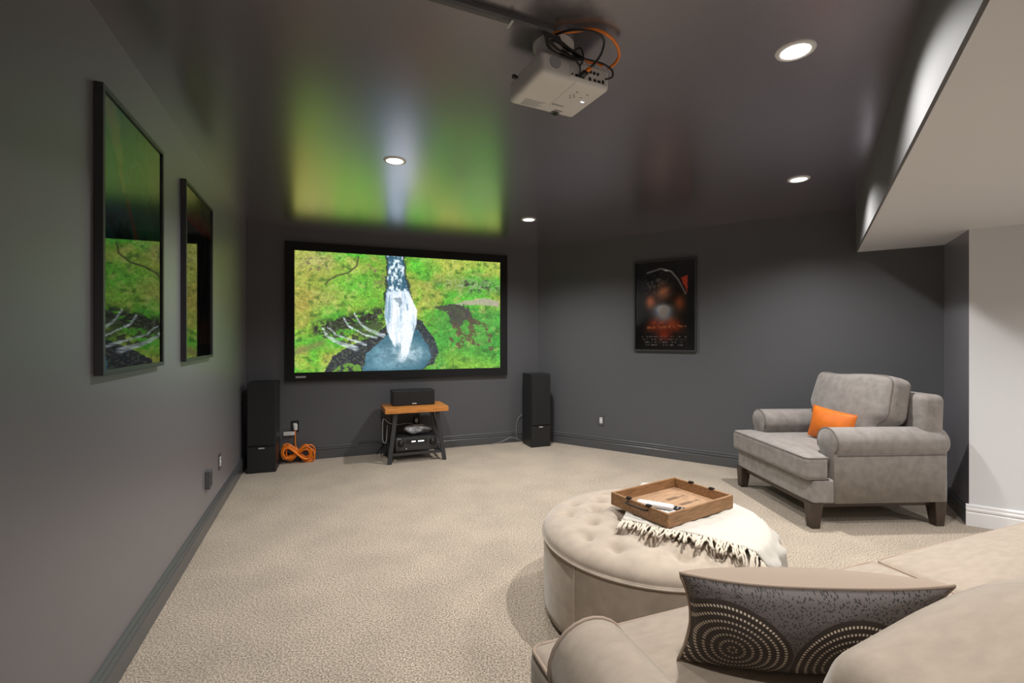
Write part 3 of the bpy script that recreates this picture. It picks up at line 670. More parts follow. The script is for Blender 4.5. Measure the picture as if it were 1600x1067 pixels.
# connector panel
pn = box(-0.030, 0.140, -hy - 0.0015, -hy + 0.004, 0.014, 0.072).build('connector_panel', 'projector_shell', t, bevel=0.002)
for (xx, zz, ww, hh2) in ((-0.02, .024, .006, .006), (0.0, .023, .016, .009), (.022, .025, .024, .012), (.060, .024, .012, .012), (.083, .024, .014, .010), (.103, .024, .014, .009), (.122, .026, .010, .014)):
    box(xx - ww / 2, xx + ww / 2, -hy - 0.003, -hy, zz - hh2 / 2, zz + hh2 / 2).build('socket', 'black_plastic', pn)
for q in range(3):
    MB().lathe([(0.0055, 0), (0.0055, 0.005), (0.0025, 0.005), (0.0025, 0.001)], 14).build('jack', 'black_plastic', pn, M=Matrix.Translation((0.062 + q * 0.017, -hy - 0.001, 0.050)) @ Matrix.Rotation(PI / 2, 4, 'X'))
# lens on the screen side, lens shade, slider
MB().lathe([(0.042, 0), (0.042, 0.012), (0.036, 0.016), (0.030, 0.006), (0.0005, 0.010)], 32).build('lens', 'black_plastic', t, True, M=Matrix.Translation((0.07, hy - 0.002, 0.045)) @ Matrix.Rotation(-PI / 2, 4, 'X'))
MB().prism([(0.032, 0.112), (0.045, 0.102), (0.062, 0.101), (0.078, 0.110), (0.06, 0.118)], -0.0012, 0.001).build('zoom_slot', 'black_plastic', t)
box(0.040, 0.080, 0.090, 0.094, -0.0012, 0.001).build('slot', 'black_plastic', t)
box(-0.001, 0.0, -0.128, 0.070, -0.0006, 0.001).build('panel_seam', 'label_grey', t)
mb = MB()
for r_ in range(6):
    for q in range(9 - (r_ % 3)): mb.box(-0.115 + q * 0.0105, -0.106 + q * 0.0105, 0.060 + r_ * 0.009, 0.065 + r_ * 0.009, -0.0007, 0.0005)
mb.build('rating_label', 'label_grey', t)
for (xx, yy) in ((0.045, -0.07), (0.035, -0.035), (0.055, -0.035), (0.045, -0.048), (0.045, -0.022), (0.085, -0.04), (0.095, -0.07)):
    MB().lathe([(0.0005, -0.0012), (0.0045, -0.0012), (0.005, 0.0005)], 14, (xx, yy)).build('button', 'label_grey', t)
for xx in (0.104, 0.113): MB().lathe([(0.0005, -0.0016), (0.0028, -0.0016), (0.0032, 0.0005)], 12, (xx, -0.015)).build('indicator_light', 'blue_led', t)
MB().lathe([(0.0005, -0.022), (0.008, -0.022), (0.008, -0.006), (0.004, -0.006), (0.004, 0.001)], 14, (-hx + .001, 0.03)).build('adjust_foot', 'black_plastic', t, M=Matrix.Translation((-hx - 0.01, 0.03, 0.055)) @ Matrix.Rotation(PI / 2, 4, 'Y') @ Matrix.Translation((hx - .001, -0.03, 0)))
def text_mesh(s, size, m, parent, M, name='lettering'):
    cu = bpy.data.curves.new('t', 'FONT'); cu.body = s; cu.size = size; cu.align_x = 'CENTER'; cu.extrude = 0.0003; cu.resolution_u = 2
    ob = bpy.data.objects.new('t', cu); C.objects.link(ob); me = bpy.data.meshes.new_from_object(ob); bpy.data.objects.remove(ob)
    me.transform(M); me.materials.clear(); me.materials.append(MATS[m]); o = bpy.data.objects.new(name, me); C.objects.link(o); o.parent = parent; return o
text_mesh('EPSON', 0.018, 'label_dark', t, Matrix.Translation((0.032, 0.058, -0.0004)) @ Matrix.Rotation(PI, 4, 'X'))
PM = Matrix.Translation(pc) @ Matrix.Rotation(PR, 4, 'Z')
def pm(x, y, z): return PM @ Vector((x, y, z))
# black cable bundle resting on the projector
t = thing('cable_bundle', 'tangled black cable bundle tied beside the projector mount', 'cable', PM @ Vector((-0.018, 0, -0.008)), PR)
mb = MB()
for q in range(5):
    ax_, az_ = 0.062 + 0.006 * q, 0.018 + 0.005 * (q % 3)
    mb.tube([(-0.060 + ax_ * math.cos(2 * PI * s_ / 14 + .2 * q), -hy - 0.012 - 0.004 * q + 0.006 * math.sin(4 * PI * s_ / 14), 0.104 + az_ * math.sin(2 * PI * s_ / 14) - 0.35 * ax_ * math.cos(2 * PI * s_ / 14 + .2 * q) * 0.35) for s_ in range(14)], 0.0032, 6, True, 4)
mb.build('coils', 'black_cable', t, True)
MB().tube([(-0.10, -hy - .02, .115), (-0.07, -hy - .01, .15), (-0.05, -hy - .012, .115), (-0.02, -hy - .02, .10), (0.02, -hy - .022, .125), (0.035, -hy - .02, .09), (0.02, -hy - .02, .06)], 0.0032, 6, smooth=8).build('loose_loop', 'black_cable', t, True)
MB().tube([(-0.06, -hy - .018, .10), (-0.02, -hy - .03, .075), (0.012, -hy - .03, .048), (0.022, -hy - .012, .030)], 0.0032, 6, smooth=8).build('loose_end', 'black_cable', t, True)
# raceway on the ceiling
r0 = G(862, 49, 2.425); r1 = Vector((-1.215, 1.125, 2.425)); ud = (r1 - r0).normalized(); r0.z = r1.z = H - 0.013
t = thing('ceiling_raceway', 'dark painted cable raceway running across the ceiling to the projector', 'raceway', (r0.x, r0.y, H - 0.013), ang(ud))
ln = (r1 - r0).length
MB().add([(x, y, z) for x in (0, ln) for y, z in ((-0.016, 0.0125), (-0.016, -0.004), (-0.009, -0.012), (0.009, -0.012), (0.016, -0.004), (0.016, 0.0125))],
         [(i, (i + 1) % 6, 6 + (i + 1) % 6, 6 + i) for i in range(6)] + [(5, 4, 3, 2, 1, 0), (6, 7, 8, 9, 10, 11)]).build('channel', 'trim_paint', t)
for xx in (0.165,): MB().box(xx - 0.005, xx + 0.005, -0.030, 0.018, -0.0135, -0.0118).box(xx - 0.006, xx + 0.006, -0.034, -0.016, 0.004, 0.0125).build('strap', 'metal_strap', t)
# orange video cable and black power cable
oc = [r0 + ud * -0.002 + Vector((0, 0, -.002)), G(893, 49.5, 2.418), G(925, 46, 2.418), G(945, 52, 2.415), G(961, 66, 2.405), G(967.5, 85, 2.39), G(961, 99, 2.372), pm(0.140, -hy - .012, 0.080)]
tag(MB().tube(oc, 0.0055, 8, smooth=8).build('video_cable', 'orange_cable', None, True), 'orange cable looping from ceiling raceway into the projector', 'cable')
bc = [r0 + Vector((.004, -.006, -.010)) + ud * -0.01, G(893, 47.0, 2.400), G(922, 48.5, 2.402), G(938, 55, 2.40), G(944, 66, 2.392), G(939, 85, 2.365), G(927, 102, 2.335), pm(0.045, -hy - .05, .055), pm(0.022, -hy - .012, .027)]
t = thing('power_cable', 'black cable hanging from raceway to projector with copper tipped plug', 'cable', (0, 0, 0))
MB().tube(bc, 0.0042, 8, smooth=8).build('cord', 'black_cable', t, True)
MB().rbox(0, 0, 0, 0.011, 0.014, 0.007, 0.003, 3).build('plug', 'black_plastic', t, True, M=PM @ Matrix.Translation((0.022, -hy - .018, .027)))
MB().rbox(0, 0, 0, 0.008, 0.010, 0.006, 0.003, 3).build('collar', 'orange_cable', t, True, M=PM @ Matrix.Translation((0.028, -hy - .037, .035)))
t = thing('cable_ties', 'short orange and black cables behind the projector rear edge', 'cable', (0, 0, 0))
MB().tube([pm(.03, -hy - .006, .092), pm(.065, -hy + .01, .096), pm(.09, -hy - .004, .094), pm(.112, -hy - .014, .08)], 0.0055, 8, smooth=6).build('orange_lead', 'orange_cable', t, True)
MB().tube([pm(0.0, -hy - .012, .085), pm(.05, -hy - .014, .088), pm(.11, -hy - .02, .085), pm(.150, -hy - .022, .070), pm(.152, -hy - .020, .045), pm(.128, -hy - .008, .036)], 0.0035, 8, smooth=6).build('black_lead', 'black_cable', t, True)

# ================================================================== UPHOLSTERY
def rr_loop(hx, hy, r, fz, n=6, warp=None):
    pts = []
    for cx, cy, a0 in ((hx - r, hy - r, 0), (-hx + r, hy - r, PI / 2), (-hx + r, -hy + r, PI), (hx - r, -hy + r, 1.5 * PI)):
        for i in range(n + 1):
            a = a0 + PI / 2 * i / n; pts.append(Vector((cx + r * math.cos(a), cy + r * math.sin(a), 0)))
    out = []
    for i, p in enumerate(pts):           # densify straight runs
        q = pts[(i + 1) % len(pts)]; m_ = max(1, int((q - p).length / 0.04))
        out += [p + (q - p) * (j / m_) for j in range(m_)]
    for p in out: p.z = fz(p)
    return [warp(p) for p in out] if warp else out
def seating(name, label, cat, loc, rz, W, Dp, cushions, fabric, piping, back_h, arm_z, seat_z, arm_set, cush_top, backs=None, tback=0.0, welt=True):
    """local: front -y, x across.  cushions = list of (x0,x1) seat widths at the front"""
    t = thing(name, label, cat, loc, rz)
    yf, yb = -Dp / 2, Dp / 2; aw = 0.15; ar = 0.098; base0, base1 = 0.17, seat_z - 0.155
    MB().rbox(0, 0.012, (base0 + base1) / 2, W / 2 - 0.012, Dp / 2 - 0.012, (base1 - base0) / 2, 0.016, 4).build('base', fabric, t, True)
    for s in (-1, 1):                      # rolled arms
        xo = s * W / 2; zc = arm_z - ar; xc = xo - s * 0.078; prof = []
        prof += [(xo - s * 0.004, base0 + 0.003), (xo - s * 0.004, zc - ar * 0.80)]
        for i in range(19):
            a = -0.75 + (PI + 1.25) * i / 18; prof.append((xc + s * ar * 1.04 * math.cos(a), zc + ar * math.sin(a)))
        prof += [(xo - s * aw, zc - ar * 0.75), (xo - s * aw, base0 + 0.003)]
        cxp = xo - s * aw / 2; mb = MB(); rows = []; y0, y1 = yf + arm_set, yb - 0.01
        for yy, k_ in ((y0, .90), (y0 + .006, .97), (y0 + .02, 1.0), ((y0 + y1) / 2, 1.0), (y1 - .03, 1.0), (y1 - .008, .97), (y1, .88)):
            rows.append([(cxp + (px_ - cxp) * k_ if pz_ < zc - ar * .7 else xc + (px_ - xc) * k_, yy, pz_ if pz_ < zc - ar * .7 else zc + (pz_ - zc) * k_) for px_, pz_ in prof])
        n = len(prof); vs = [p for r_ in rows for p in r_]
        fs = [(i * n + j, i * n + (j + 1) % n, (i + 1) * n + (j + 1) % n, (i + 1) * n + j) for i in range(len(rows) - 1) for j in range(n)]
        fs += [tuple(range(n)), tuple((len(rows) - 1) * n + j for j in range(n))]
        arm = mb.add(vs, fs).build('arm', fabric, t, True)
        MB().tube([(px_, y0 + .006, pz_) for px_, pz_ in rows_roll(prof, xc, zc, 0.985)], 0.0048, 6).build('piping', piping, arm, True)
        MB().tube([(xo + s * 0.0005, y0 + .02, zc - ar * .80), (xo + s * 0.0005, y1 - .02, zc - ar * .80)], 0.0035, 6).build('seam', piping, arm, True)
    # back frame, leaning slightly
    bh = back_h - base0
    MB().rbox(0, yb - 0.105, base0 + bh / 2 + 0.001, W / 2 - 0.012, 0.085, bh / 2, 0.045, 5, warp=lambda p: Vector((p.x * (1 - .02 * max(0, p.z)), p.y + 0.045 * p.z, p.z))).build('back_frame', fabric, t, True)
    # seat cushions: T shaped where they meet an arm
    for (x0, x1) in cushions:
        cx, hx_ = (x0 + x1) / 2, (x1 - x0) / 2 - 0.003; y0, y1 = yf - 0.025, yb - 0.19; cy, hy_ = (y0 + y1) / 2, (y1 - y0) / 2
        hz_ = (seat_z - base1) / 2
        inner_l = -W / 2 + aw + 0.012; inner_r = W / 2 - aw - 0.012
        def warp(p, cx=cx, cy=cy):
            k_ = float(sstep(yf + arm_set - 0.035, yf + arm_set - 0.008, p.y + cy)); x = p.x + cx
            lx = x0 + 0.003; rx = x1 - 0.003
            l2 = max(lx, inner_l); r2 = min(rx, inner_r); l = lx + (l2 - lx) * k_; r = rx + (r2 - rx) * k_
            return Vector((l + (r - l) * (x - lx) / (rx - lx) - cx, p.y, p.z))
        MBc = MB().rbox(cx, cy, base1 + hz_, hx_, hy_, hz_, 0.032, 26, crown=(0.032, 0), warp=warp)
        cu = MBc.build('seat_cushion', fabric, t, True)
        for sgn in (1, -1):
            lp = rr_loop(hx_ - .007, hy_ - .007, 0.028, lambda p: sgn * (hz_ - 0.007), warp=warp)
            MB().tube([p + Vector((cx, cy, base1 + hz_)) for p in lp], 0.0055, 6, True).build('piping', piping, cu, True)
    # back cushions
    nb = backs or [(-W / 2 + aw + .01, W / 2 - aw - .01)]
    for (x0, x1) in nb:
        hx_ = (x1 - x0) / 2 - 0.004; ch = cush_top - seat_z; hz_ = ch / 2
        M = Matrix.Translation(((x0 + x1) / 2, yb - 0.285, seat_z + hz_ - 0.005)) @ Matrix.Rotation(-0.22, 4, 'X') @ Matrix.Rotation(PI / 2, 4, 'X')
        def sl(p): return Vector((p.x * (1 - 0.05 * (p.y / hz_)) * (1 + tback * float(sstep(arm_z - seat_z - hz_ + .0, arm_z - seat_z - hz_ + .05, p.y))), p.y + 0.012 * math.sin(p.x * 9) * (p.y > 0), p.z))
        bc_ = MB().rbox(0, 0, 0, hx_, hz_, 0.085, 0.055, 10, crown=(0.055, 0.03), warp=sl, M=M).build('back_cushion', fabric, t, True)
        for sg in ((1, -1) if welt else ()): MB().tube([M @ p for p in rr_loop(hx_ - .010, hz_ - .010, 0.045, lambda p: sg * 0.066, warp=sl)], 0.005, 6, True).build('piping', piping, bc_, True)
    for sx in (-1, 1):
        for sy in (-1, 1):
            c_ = (sx * (W / 2 - 0.05), sy * (Dp / 2 - 0.055))
            MB().frustum((c_[0] + sx * .004, c_[1] + sy * .004, 0), (0.028, 0.028), (c_[0], c_[1], base0 + .004), (0.042, 0.042)).build('leg', 'dark_wood', t, bevel=0.003)
    MB().box(-W / 2 + .09, W / 2 - .09, -Dp / 2 + .05, -Dp / 2 + .075, base0 - .034, base0 + .006).box(-W / 2 + .05, -W / 2 + .075, -Dp / 2 + .09, Dp / 2 - .09, base0 - .034, base0 + .006).box(W / 2 - .075, W / 2 - .05, -Dp / 2 + .09, Dp / 2 - .09, base0 - .034, base0 + .006).build('wood_rail', 'dark_wood', t)
    return t
def rows_roll(prof, xc, zc, k_):
    return [(xc + (x - xc) * k_, zc + (z - zc) * k_) for x, z in prof[2:-2]]
# armchair: legs at measured floor points
FLg, FRg, BRg = G(1162, 759.5), G(1269.6, 823.8), G(1466.5, 819.8)
ax_d = (BRg - FRg).normalized(); rz_ch = ang(ax_d) - PI / 2           # local +y = towards its back
ctr = (FLg + BRg) / 2
AW, AD = 0.985, 0.985
chair = seating('armchair', 'grey velour armchair with rolled arms and an orange leather cushion', 'armchair', (ctr.x - 0.01, ctr.y, 0), rz_ch, AW, AD, [(-AW / 2 + .005, AW / 2 - .005)],
                'grey_velour', 'grey_piping', 0.90, 0.675, 0.485, 0.17, 1.015, tback=0.22)
CM = Matrix.Translation((ctr.x - 0.01, ctr.y, 0)) @ Matrix.Rotation(rz_ch, 4, 'Z')
# knife edge pillows
def pillow(t, w_, h_, th, M, front, back, pip, c=0.07, nu=40, uvname=True, wob=0.0, dip=1.1, bulge=1.0, bottom=1.0, names=('front_panel', 'back_panel')):
    def sheet(sg):
        def fn(u, v):
            a, b = 2 * u - 1, 2 * v - 1
            x = a * w_ / 2 * (1 - c * (1 - b * b)); z = b * h_ / 2 * (1 - c * (dip if b > 0 else dip * bottom) * (1 - a * a))
            e = max(0, (1 - a * a)) ** .55 * max(0, (1 - b * b)) ** .55
            y = sg * th / 2 * (e if sg < 0 else e ** .75 * bulge) + wob * (a * a * a * .5 - a * b) ; z += wob * .35 * math.sin(a * 4 + .6) * (b > -2) * (b * .5 + .5)
            return (x, y, z)
        return fn
    f = MB().grid(sheet(-1), nu, nu).build(names[0], front, t, True, M=M); b = MB().grid(sheet(1), nu, nu).build(names[1], back, t, True, M=M)
    me = f.data; uv = me.uv_layers.new(name='UVMap')
    vid = np.zeros(len(me.loops), np.int32); me.loops.foreach_get('vertex_index', vid)
    uvs = np.stack([(vid % (nu + 1)) / nu * w_, (vid // (nu + 1)) / nu * h_], 1); uv.data.foreach_set('uv', uvs.astype(np.float32).ravel())
    fn = sheet(0); ring = [fn(i / 24, 0) for i in range(24)] + [fn(1, i / 24) for i in range(24)] + [fn(1 - i / 24, 1) for i in range(24)] + [fn(0, 1 - i / 24) for i in range(24)]
    MB().tube([M @ Vector(p) for p in ring], 0.004, 6, True).build('piping', pip, t, True)
    return t
def frame(ex, ez, c):
    ex = Vector(ex).normalized(); ez = Vector(ez); ez = (ez - ex * ez.dot(ex)).normalized(); ey = ez.cross(ex)
    return Matrix(((ex.x, ey.x, ez.x, c[0]), (ex.y, ey.y, ez.y, c[1]), (ex.z, ey.z, ez.z, c[2]), (0, 0, 0, 1)))
lc = Vector((2.374, 3.70, 0.755)); fm = frame((.24, -.95, -.08), (.20, -.16, .96), (0, 0, 0)); lc = lc + fm @ Vector((0.165, 0, -0.108))
t = thing('leather_cushion', 'small orange leather cushion propped inside the grey armchair', 'cushion', (lc.x, lc.y, 0.5), 0)
fm = Matrix.Translation((0, 0, lc.z - 0.5)) @ fm
pillow(t, 0.36, 0.238, 0.11, fm, 'orange_leather', 'orange_leather', 'orange_leather', c=0.05, nu=28)

# sofa in the foreground
sl_ = G(825, 1010, 0.50); sdir = Vector((0.936, 0.352, 0)); sback = Vector((0.352, -0.936, 0)); SWd, SD = 2.55, 0.97
sc_ = Vector((sl_.x, sl_.y, 0)) + sdir * (SWd / 2) + sback * (SD / 2 + 0.0)
rz_s = ang(sback) - PI / 2
# local x axis runs along -sdir (front is -y), so seat at the poster side is at +x
sofa = seating('sofa', 'taupe velour two seat sofa with rolled arm facing the screen', 'sofa', (sc_.x, sc_.y, 0), rz_s, SWd, SD,
               [(SWd / 2 - 1.37, SWd / 2 - .005), (-SWd / 2 + .005, SWd / 2 - 1.37)], 'taupe_velour', 'taupe_piping', 0.76, 0.655, 0.49, 0.17, 0.848, welt=False,
               backs=[(SWd / 2 - 1.34, SWd / 2 - .19), (-SWd / 2 + .17, SWd / 2 - 1.34)])
SM = Matrix.Translation((sc_.x, sc_.y, 0)) @ Matrix.Rotation(rz_s, 4, 'Z')

# patterned pillow
def pattern():
    m, t, p = nt('bead_fabric'); N, K = t.nodes, t.links
    uv = N.new('ShaderNodeUVMap'); uv.uv_map = 'UVMap'; sp = N.new('ShaderNodeSeparateXYZ'); K.new(uv.outputs[0], sp.inputs[0])
    def M(op, a, b=None, c=None):
        n = N.new('ShaderNodeMath'); n.operation = op
        for i, x in enumerate((a, b, c)):
            if x is None: continue
            if isinstance(x, (int, float)): n.inputs[i].default_value = x
            else: K.new(x, n.inputs[i])
        return n.outputs[0]
    X, Y = sp.outputs[0], sp.outputs[1]
    beads = disc = None
    for cx, cy in ((0.090, 0.105), (0.355, 0.092)):
        dx, dy = M('SUBTRACT', X, cx), M('SUBTRACT', Y, cy)
        r = M('SQRT', M('ADD', M('MULTIPLY', dx, dx), M('MULTIPLY', dy, dy))); a = M('ARCTAN2', dy, dx)
        rr = M('MULTIPLY', r, 1 / 0.0180); ring = M('FRACT', rr); idx = M('FLOOR', rr)
        band = M('LESS_THAN', M('ABSOLUTE', M('SUBTRACT', ring, 0.5)), 0.17)
        cnt = M('MULTIPLY', M('ADD', idx, 0.5), 2.2)
        dots = M('LESS_THAN', M('ABSOLUTE', M('SUBTRACT', M('FRACT', M('MULTIPLY', a, cnt)), 0.5)), 0.27)
        ins = M('LESS_THAN', r, 0.132); b = M('MULTIPLY', M('MULTIPLY', band, dots), ins)
        b = M('MULTIPLY', b, M('ADD', 0.35, M('MULTIPLY', r, 5.0)))
        beads = b if beads is None else M('MAXIMUM', beads, b); disc = ins if disc is None else M('MAXIMUM', disc, ins)
    vo = N.new('ShaderNodeTexVoronoi'); vo.inputs['Scale'].default_value = 210; K.new(uv.outputs[0], vo.inputs['Vector'])
    spk = M('LESS_THAN', vo.outputs['Distance'], 0.36)
    c1 = N.new('ShaderNodeMix'); c1.data_type = 'RGBA'; c1.inputs[6].default_value = L3(98, 90, 88); c1.inputs[7].default_value = L3(40, 37, 38); K.new(spk, c1.inputs[0])
    c2 = N.new('ShaderNodeMix'); c2.data_type = 'RGBA'; c2.inputs[7].default_value = L3(56, 47, 43); K.new(disc, c2.inputs[0]); K.new(c1.outputs[2], c2.inputs[6])
    c3 = N.new('ShaderNodeMix'); c3.data_type = 'RGBA'; c3.inputs[7].default_value = L3(226, 214, 194); K.new(beads, c3.inputs[0]); K.new(c2.outputs[2], c3.inputs[6])
    K.new(c3.outputs[2], p.inputs['Base Color']); p.inputs['Roughness'].default_value = 0.6; MATS['bead_fabric'] = m
pattern()
TLp = G(1062, 898, 0.76); TRp = G(1490, 911, 0.785); BLp = G(1016, 1012, 0.53)
ex = (TRp - TLp); pw_ = ex.length; ex.normalize(); ez = (TLp - BLp); ez = (ez - ex * ez.dot(ex)).normalized(); ey = ez.cross(ex)
ph = 0.264; cen = (TLp + TRp) / 2 - ez * ph / 2
PMx = Matrix((ex.to_4d(), ey.to_4d(), ez.to_4d(), (0, 0, 0, 1))).transposed(); PMx = Matrix(((ex.x, ey.x, ez.x, 0), (ex.y, ey.y, ez.y, 0), (ex.z, ey.z, ez.z, 0), (0, 0, 0, 1)))
t = thing('throw_pillow', 'dark pillow with beaded concentric rings and beige back on the sofa', 'pillow', (cen.x, cen.y, cen.z - ph / 2))
pillow(t, pw_, ph, 0.15, Matrix.Translation((0, 0, ph / 2)) @ PMx, 'bead_fabric', 'taupe_piping', 'taupe_piping', c=0.10, nu=60, wob=0.008, dip=2.2, bulge=1.5, bottom=-0.25)

# ================================================================== OTTOMAN
OC = Vector((0.672, 2.262, 0)); OR, OZ, OT = 0.52, 0.365, 0.462
tufts = []
for i in range(-4, 5):
    for j in range(-4, 5):
        x, y = i * 0.15 + (0.075 if j % 2 else 0), j * 0.13
        if math.hypot(x, y) < 0.43: tufts.append((x, y))
def top_z(x, y):
    r = math.hypot(x, y) / OR; e = max(0.0, 1 - r ** 4.0)
    z = OZ + (OT - OZ) * e ** 0.45
    d = sorted((math.hypot(x - a, y - b) for a, b in tufts))[:2]
    k_ = max(0, 1 - r ** 6)
    z -= k_ * (0.030 * math.exp(-(d[0] / 0.022) ** 2) + 0.030 * math.exp(-(d[0] / 0.055) ** 2))
    if d[1] - d[0] < 0.05: z -= k_ * 0.006 * (1 - (d[1] - d[0]) / 0.05) * 0.6
    return z
t = thing('ottoman', 'large round tufted beige velvet ottoman under a wooden tray', 'ottoman', OC, math.radians(12))
MB().lathe([(0.0005, 0.02), (OR - 0.02, 0.02), (OR - 0.006, 0.028), (OR - 0.002, 0.06), (OR, 0.2), (OR - 0.002, OZ - 0.02), (OR - 0.010, OZ - 0.004), (OR - 0.03, OZ - 0.002)], 96).build('drum', 'ottoman_velvet', t, True)
NR, NA = 64, 144; mb = MB(); vs = []; fs = []
for i in range(NR + 1):
    r = OR * 1.006 * math.sin(PI / 2 * i / NR) if i else 0.0005
    for j in range(NA):
        a = 2 * PI * j / NA; x, y = r * math.cos(a), r * math.sin(a); vs.append((x, y, top_z(min(1, .9999 * OR / max(r, 1e-6)) * x if r > OR * .9999 else x, min(1, .9999 * OR / max(r, 1e-6)) * y if r > OR * .9999 else y)))
for i in range(NR):
    for j in range(NA):
        fs.append((i * NA + j, i * NA + (j + 1) % NA, (i + 1) * NA + (j + 1) % NA, (i + 1) * NA + j))
top = mb.add(vs, fs).build('tufted_top', 'ottoman_velvet', t, True)
for (x, y) in tufts: MB().lathe([(0.0005, 0.006), (0.006, 0.005), (0.010, 0.0)], 14, (x, y)).build('button', 'ottoman_velvet', top, True, M=Matrix.Translation((0, 0, top_z(x, y) - 0.001)))
MB().tube([((OR + .003) * math.cos(2 * PI * j / 96), (OR + .003) * math.sin(2 * PI * j / 96), OZ - 0.004) for j in range(96)], 0.0055, 8, True).build('piping', 'ottoman_velvet', t, True)
for a in (205, 85, 325): MB().tube([((OR + .001) * math.cos(math.radians(a)), (OR + .001) * math.sin(math.radians(a)), z) for z in (0.03, 0.1, 0.2, OZ - .01)], 0.004, 6).build('side_seam', 'ottoman_velvet', t, True)
for a in (45, 135, 225, 315): MB().lathe([(0.0005, 0), (0.022, 0), (0.026, 0.022), (0.0005, 0.022)], 16, (0.42 * math.cos(math.radians(a)), 0.42 * math.sin(math.radians(a)))).build('foot', 'dark_wood', t)
# ------------------------------------------------------------------ throw
P00, P10, P01, P11 = Vector((.50, 2.14, 0)), Vector((1.07, 1.79, 0)), Vector((.75, 2.72, 0)), Vector((1.32, 2.15, 0))
def drape(p, lift=0.006):
    q = p - OC; r = math.hypot(q.x, q.y)
    over_ = r - (OR - 0.02)
    if over_ <= 0: return Vector((p.x, p.y, OT + lift - max(0, (r - 0.38)) ** 2 * 1.7))
    s = (OR + 0.016 + 0.10 * over_ + 0.010 * math.sin(math.atan2(q.y, q.x) * 22)) / r if over_ > .035 else (OR - .02 + over_ * .9) / r
    z0 = OT + lift - (OR - .02 - .38) ** 2 * 1.7
    return Vector((OC.x + q.x * s, OC.y + q.y * s, max(0.02, z0 - over_ * 1.15 - 0.004)))
t = thing('throw_blanket', 'white knitted throw with knotted fringe draped over the ottoman edge', 'throw blanket', (OC.x, OC.y, 0))
invO = Matrix.Translation(-OC)
def thr(u, v):
    p = (P00 * (1 - u) + P10 * u) * (1 - v) + (P01 * (1 - u) + P11 * u) * v
    return drape(p, 0.008 + 0.003 * math.sin(u * 17 + v * 5) + 0.002 * math.sin(v * 40))
th = MB().grid(thr, 70, 60).build('blanket', 'throw_knit', t, True, M=invO)
so = th.modifiers.new('thickness', 'SOLIDIFY'); so.thickness = 0.005; so.offset = 1
mb = MB(); fd_ = (P00 - P01).normalized()
for i in range(84):
    u = (i + .5) / 84 + random.uniform(-.003, .003); b0 = P00 * (1 - u) + P10 * u; ln = random.uniform(.065, .115); sw = random.uniform(-.35, .35)
    dr = (fd_ + Vector((-fd_.y, fd_.x, 0)) * sw).normalized(); pts = []
    for s_ in range(6):
        q = b0 + dr * (ln * s_ / 5) + Vector((random.uniform(-.004, .004), random.uniform(-.004, .004), 0))
        d_ = drape(q, 0.008 + 0.006 * math.sin(PI * s_ / 5) + random.uniform(0, .004)); pts.append(d_)
    mb.tube(pts, [0.0042, 0.0046, 0.0058, 0.004, 0.004, 0.005], 5)
fr_ = mb.build('fringe', 'fringe_yarn', t, True, M=invO); fr_['kind'] = 'stuff'
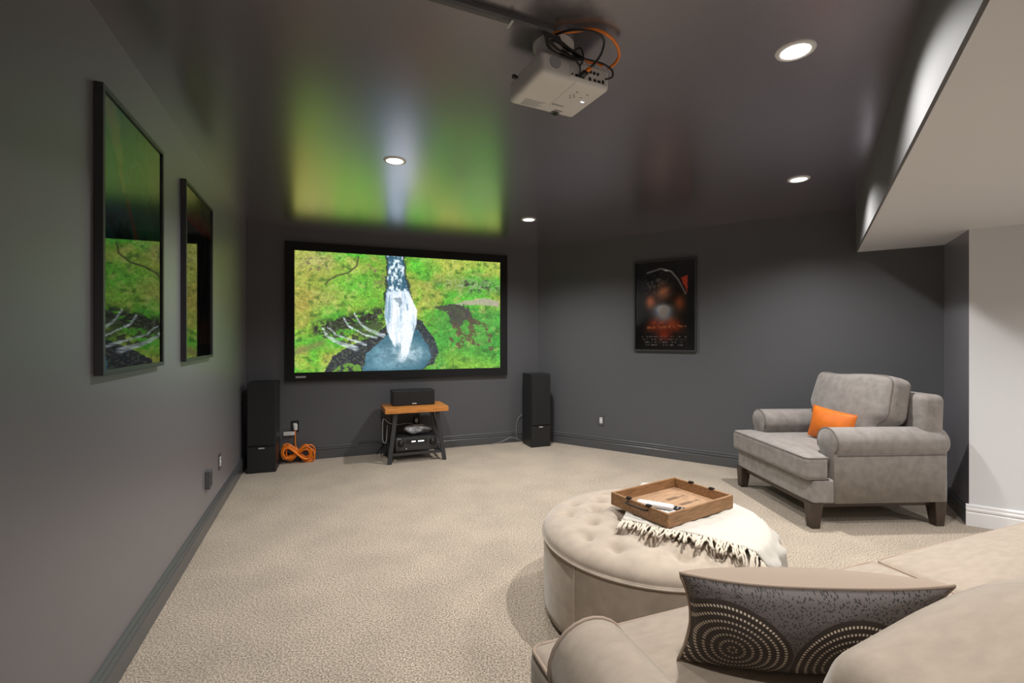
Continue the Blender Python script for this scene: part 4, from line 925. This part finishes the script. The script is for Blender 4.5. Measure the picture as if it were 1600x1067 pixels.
# ------------------------------------------------------------------ tray
RZ = 0.540
c4 = [G(958.6, 768.5, RZ), G(1057, 745, RZ), G(1141.5, 774, RZ), G(1039.7, 804, RZ)]
tc_ = sum(c4, Vector()) / 4; tu = ((c4[1] - c4[0]) + (c4[2] - c4[3])).normalized(); TWd, TDd, TZ0 = 0.465, 0.345, OT + 0.018
t = thing('serving_tray', 'square wooden serving tray with iron handles on the ottoman throw', 'tray', (tc_.x, tc_.y, TZ0), ang(tu))
th_ = RZ - TZ0; wt = 0.012
for q in range(5):
    y0 = -TDd / 2 + wt + q * (TDd - 2 * wt) / 5
    MB().box(-TWd / 2 + wt, TWd / 2 - wt, y0 + .0006, y0 + (TDd - 2 * wt) / 5 - .0006, 0.003, 0.012).build('bottom_board', 'tray_board', t, bevel=0.0008)
for x0, x1, y0, y1 in ((-TWd / 2, TWd / 2, -TDd / 2, -TDd / 2 + wt), (-TWd / 2, TWd / 2, TDd / 2 - wt, TDd / 2), (-TWd / 2, -TWd / 2 + wt, -TDd / 2 + wt, TDd / 2 - wt), (TWd / 2 - wt, TWd / 2, -TDd / 2 + wt, TDd / 2 - wt)):
    MB().box(x0, x1, y0, y1, 0, th_).build('side_board', 'tray_wood', t, bevel=0.0015)
for s in (-1, 1):
    h_ = MB().tube([(s * (TWd / 2 + .001), -0.06, th_ * .72), (s * (TWd / 2 + .02), -0.055, th_ * .78), (s * (TWd / 2 + .024), 0, th_ * .78), (s * (TWd / 2 + .02), 0.055, th_ * .78), (s * (TWd / 2 + .001), 0.06, th_ * .72)], 0.0042, 8, smooth=5).build('handle', 'iron', t, True)
    for yy in (-.06, .06): MB().rbox(s * (TWd / 2 - wt / 2), yy, th_ + .002, 0.009, 0.012, 0.005, 0.002, 2).build('bracket', 'iron', h_, True)
for yy in (-0.035, 0.045):           # printed shapes on the boards
    MB().box(0.02, 0.10, yy - .012, yy + .012, 0.0121, 0.0124).box(0.10, 0.15, yy - .004, yy + .004, 0.0121, 0.0124).box(0.150, 0.155, yy - .02, yy + .02, 0.0121, 0.0124).build('board_print', 'tray_print', t)
TM = Matrix.Translation((tc_.x, tc_.y, TZ0)) @ Matrix.Rotation(ang(tu), 4, 'Z')
def remote(x, y, z, rz, l, w_, hh, body, label, btn, top=True, n=8):
    t = thing('remote_control', label, 'remote control', TM @ Vector((x, y, z)), ang(tu) + rz, 'remote controls in the tray')
    MB().rbox(0, 0, hh / 2, l / 2, w_ / 2, hh / 2, min(hh * .45, .009), 4).build('case', body, t, True)
    for q in range(n):
        for r_ in (-1, 0, 1): MB().rbox(-l / 2 + l * (q + 1.2) / (n + 1.6), r_ * w_ * .27, hh + .0005, l * .018, w_ * .09, .0012, .0006, 1).build('button', btn, t)
    return t
remote(-0.155, -0.030, 0.0125, math.radians(-62), 0.19, 0.046, 0.017, 'white_plastic', 'white remote control lying under another white remote', 'grey_cable')
remote(-0.145, -0.025, 0.0310, math.radians(-60), 0.165, 0.044, 0.020, 'white_plastic', 'white rounded remote control stacked on top of another', 'white_plastic', n=2)
remote(-0.070, -0.062, 0.0125, math.radians(-62), 0.17, 0.044, 0.016, 'black_plastic', 'black remote control with many buttons in the tray', 'grey_cable')
